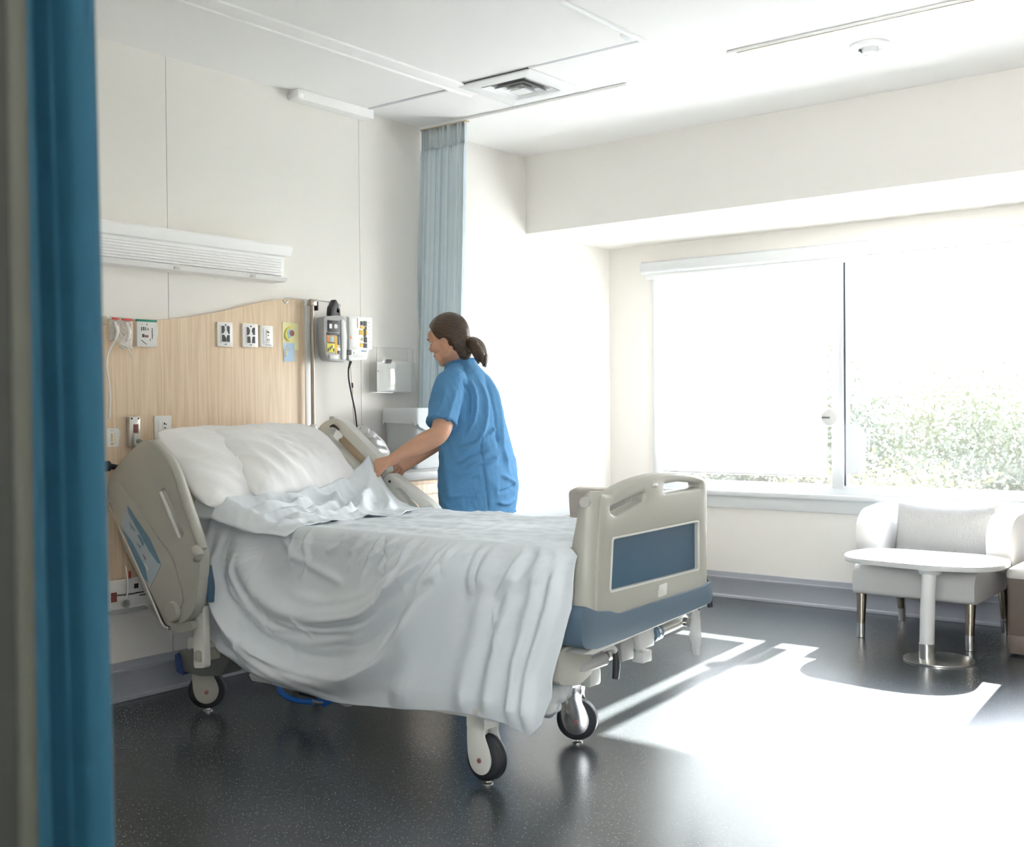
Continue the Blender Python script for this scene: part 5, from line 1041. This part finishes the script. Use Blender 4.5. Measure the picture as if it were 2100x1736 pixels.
# armchairs
def armchair(name, label, cx, cy, rz, w, dpt, seat_z, back_z, arm_z, mat, backmat, cushion):
    t = thing(name, label, 'armchair', (cx, cy, 0), 'armchairs by the window')
    Rm = Matrix.Translation((cx, cy, 0)) @ Matrix.Rotation(rz, 4, 'Z')          # local +x = front
    def bx(nm, x0, x1, y0, y1, z0, z1, r, m, par=None, seg=3): return B().box(x0, x1, y0, y1, z0, z1, r, Rm, seg).build(nm, m, par or t, 50)
    h = w / 2; f = dpt / 2
    P2 = lambda pts: [Rm @ Vector(p) for p in pts]
    b = B(); sec = rnd([(-f + .10, .255), (f, .235), (f + .008, .33), (f - .02, .385), (f - .10, seat_z + .012), (-f + .12, seat_z - .01)], .03, 4)
    b.loft([[Rm @ Vector((x * (1 - (.012 if abs(y) > h - .05 else 0)), y, z)) for x, z in sec] for y in np.linspace(-h + .012, h - .012, 9)]); b.build('seat', mat, t, 50)
    sec = rnd([(-f + .14, seat_z - .1), (-f + .03, back_z), (-f - .06, back_z - .01), (-f - .01, .22)], .03, 4)
    b = B(); b.loft([[Rm @ Vector((x, y, z - (.05 * max(0, (abs(y) - h + .07) / .07) ** 2 if z > back_z - .1 else 0))) for x, z in sec] for y in np.linspace(-h + .03, h - .03, 13)]); b.build('backrest', backmat, t, 50)
    for s in (1, -1):
        prof = rnd([(-f - .02, arm_z + .0), (f - .36, arm_z - .02), (f - .27, arm_z - .09), (f - .275, seat_z + .03), (f - .36, seat_z - .05), (-f, seat_z - .05)], .06, 5)
        B().plate(prof, t=.125, m=Rm @ frame((0, s * h + (.085 if s > 0 else .040), 0), (1, 0, 0), (0, 0, 1)), r=.035, seg=4).build('arm', mat, t, 50)
        for fx, sp in ((f - .045, .01), (-f + .06, -.03)):
            lg = B().tube(P2([(fx, s * (h - .045), .26), (fx + sp, s * (h - .045), .075)]), [.028, .021], 16).build('leg', M['legm'], t)
            B().tube(P2([(fx + sp, s * (h - .045), .075), (fx + sp * 1.3, s * (h - .045), .001)]), [.0225, .0195], 16).build('leg_ferrule', M['steel'], lg)
    return t, Rm, h, f
t, Rm, h, f = armchair('armchair', 'white armchair under the right window, behind the small round table', 6.20, 1.955, R(178), .66, .64, .40, .685, .68, M['leather'], M['leather'], True)
P_ = 1
def cushion():
    nu_, nv_ = 60, 44; u = np.linspace(-1, 1, nu_)[:, None] * np.ones((1, nv_)); v = np.ones((nu_, 1)) * np.linspace(-1, 1, nv_)[None]; sides = []
    for s in (1, -1):
        prof = np.clip(1 - np.abs(u) ** 4, 0, 1) ** .5 * np.clip(1 - np.abs(v) ** 4, 0, 1) ** .5
        y = u * .275 * (1 - .03 * (1 - v ** 2)) ; z = .545 + v * .155 * (1 - .10 * (1 - np.abs(u) ** 2) * (v > 0)) ; x = -.155 - .20 * (z - .40) + s * .055 * prof
        sides.append(np.stack([x, y, z], -1))
    me = bpy.data.meshes.new('seat_cushion'); V = np.concatenate([q.reshape(-1, 3) for q in sides]); I = np.arange(nu_ * nv_).reshape(nu_, nv_)
    q = np.stack([I[:-1, :-1], I[1:, :-1], I[1:, 1:], I[:-1, 1:]], -1).reshape(-1, 4)
    V = np.array([list(Rm @ Vector(p)) for p in V]); me.from_pydata(V.tolist(), [], np.concatenate([q, q[:, ::-1] + nu_ * nv_]).tolist()); me.materials.append(M['fab'])
    bm = bmesh.new(); bm.from_mesh(me); bmesh.ops.remove_doubles(bm, verts=bm.verts[:], dist=.0005); bmesh.ops.recalc_face_normals(bm, faces=bm.faces[:]); bm.to_mesh(me); bm.free()
    o = bpy.data.objects.new('seat_cushion', me); link(o); finish(o, 180); tag(o, 'grey woven cushion leaning on the back of the white armchair', 'cushion')
cushion()
armchair('armchair', 'beige woven armchair, its back half hidden behind the footboard of the bed', 5.53, 3.40, R(-6), .53, .56, .42, .805, .62, M['fabb'], M['fabb'], False)
# round side table
t = thing('side_table', 'small white off-centre pedestal table slid over the seat of the white armchair', 'table', (5.53, 1.775, 0))
top = rnd([(5.60, 2.18), (5.565, 1.95), (5.545, 1.76), (5.60, 1.56), (5.74, 1.475), (6.0, 1.50), (6.11, 1.62), (6.115, 2.10), (6.06, 2.26), (5.84, 2.29), (5.70, 2.26)], .14, 6)
B().plate(top, t=.026, m=Matrix.Translation((0, 0, .440)), r=.008, seg=3).build('tabletop', M['counter'], t, 50)
B().lathe([(.05, .418), (.06, .440), (.0, .440), (.0, .418)], (5.60, 1.78, 0), (0, 0, 1), 28).build('top_plate', M['lgrey'], t)
B().tube([(5.585, 1.78, .432), (5.545, 1.776, .25), (5.53, 1.775, .075)], .0345, 28).build('column', M['lgrey'], t)
B().lathe([(.0365, .012), (.0365, .090), (.0345, .092), (.0, .092), (0, .012)], (5.53, 1.775, 0), (0, 0, 1), 28).build('column_sleeve', M['steel'], t)
B().lathe([(0, .001), (.165, .001), (.165, .008), (.12, .016), (.04, .020), (0, .020)], (5.60, 1.74, 0), (0, 0, 1), 48).build('table_base', M['steel'], t)
# ottoman
t = thing('ottoman', 'brown leather ottoman cut off by the right edge of the view', 'ottoman', (6.2, 1.2, 0))
B().loft([sq(5.905, 6.50, .93, 1.500, .012, .025), sq(5.898, 6.505, .925, 1.506, .05, .03), sq(5.898, 6.505, .925, 1.506, .10, .03), sq(5.901, 6.502, .928, 1.503, .104, .03), sq(5.898, 6.505, .925, 1.506, .108, .03), sq(5.900, 6.50, .93, 1.504, .385, .03)]).build('ottoman_base', M['brown'], t, 50)
B().loft([sq(5.898, 6.505, .925, 1.508, .385, .03), sq(5.892, 6.51, .92, 1.512, .40, .04), sq(5.897, 6.505, .925, 1.506, .425, .04), sq(5.93, 6.47, .96, 1.472, .445, .05)]).build('ottoman_pad', M['otop'], t, 60)
for x, y in ((5.95, .98), (5.95, 1.45), (6.45, .98), (6.45, 1.45)): B().lathe([(0, 0), (.018, 0), (.018, .014), (0, .014)], (x, y, 0), (0, 0, 1), 14).build('foot', M['black'], t)

# ================================================================== LIGHT, SKY, CAMERA
W = bpy.data.worlds.new('sky'); S.world = W; W.use_nodes = True; nt = W.node_tree; bg = nt.nodes['Background']
tc = nt.nodes.new('ShaderNodeTexCoord'); sx = nt.nodes.new('ShaderNodeSeparateXYZ'); nt.links.new(tc.outputs['Generated'], sx.inputs[0])
rp = nt.nodes.new('ShaderNodeValToRGB'); rp.color_ramp.elements[0].position = 0; rp.color_ramp.elements[0].color = (1, .965, .93, 1); rp.color_ramp.elements[1].position = .8; rp.color_ramp.elements[1].color = (.72, .82, 1, 1)
nt.links.new(sx.outputs['Z'], rp.inputs[0]); nt.links.new(rp.outputs[0], bg.inputs['Color']); bg.inputs['Strength'].default_value = SKY
sun = bpy.data.lights.new('sun', 'SUN'); sun.energy = SUN; sun.angle = R(.8); sun.color = (1, .965, .91); so_ = bpy.data.objects.new('sun', sun); COL.objects.link(so_)
so_.rotation_euler = Vector((-1, -.076, -.673)).to_track_quat('-Z', 'Y').to_euler(); so_.location = (12, 3, 6)
cam = bpy.data.cameras.new('camera'); co = bpy.data.objects.new('camera', cam); COL.objects.link(co); S.camera = co
f_px, yaw, pit, rol = 2313.13, R(37.9546), R(.8095), R(-.5008)
F = Vector((math.cos(yaw) * math.cos(pit), math.sin(yaw) * math.cos(pit), -math.sin(pit))); Rt = Vector((math.sin(yaw), -math.cos(yaw), 0)); Up = Rt.cross(F)
r_ = Rt * math.cos(rol) + Up * math.sin(rol); u_ = -Rt * math.sin(rol) + Up * math.cos(rol)
mw = Matrix((r_, u_, -F)).transposed().to_4x4(); mw.translation = (0, 0, 1.25); co.matrix_world = mw
cam.sensor_fit = 'HORIZONTAL'; cam.sensor_width = 36; cam.lens = f_px * 36 / 2100; cam.clip_start = .05; cam.clip_end = 300
cam.dof.use_dof = True; cam.dof.focus_distance = 4.9; cam.dof.aperture_fstop = 5.0
S.view_settings.view_transform = 'Standard'; S.view_settings.look = 'None'; S.view_settings.gamma = 1; S.view_settings.use_curve_mapping = False; S.view_settings.exposure = EXPO
S.cycles.use_denoising = True; S.cycles.max_bounces = 10; S.cycles.diffuse_bounces = 6; S.cycles.transparent_max_bounces = 16; S.cycles.sample_clamp_indirect = 8
S.cycles.caustics_reflective = False; S.cycles.caustics_refractive = False
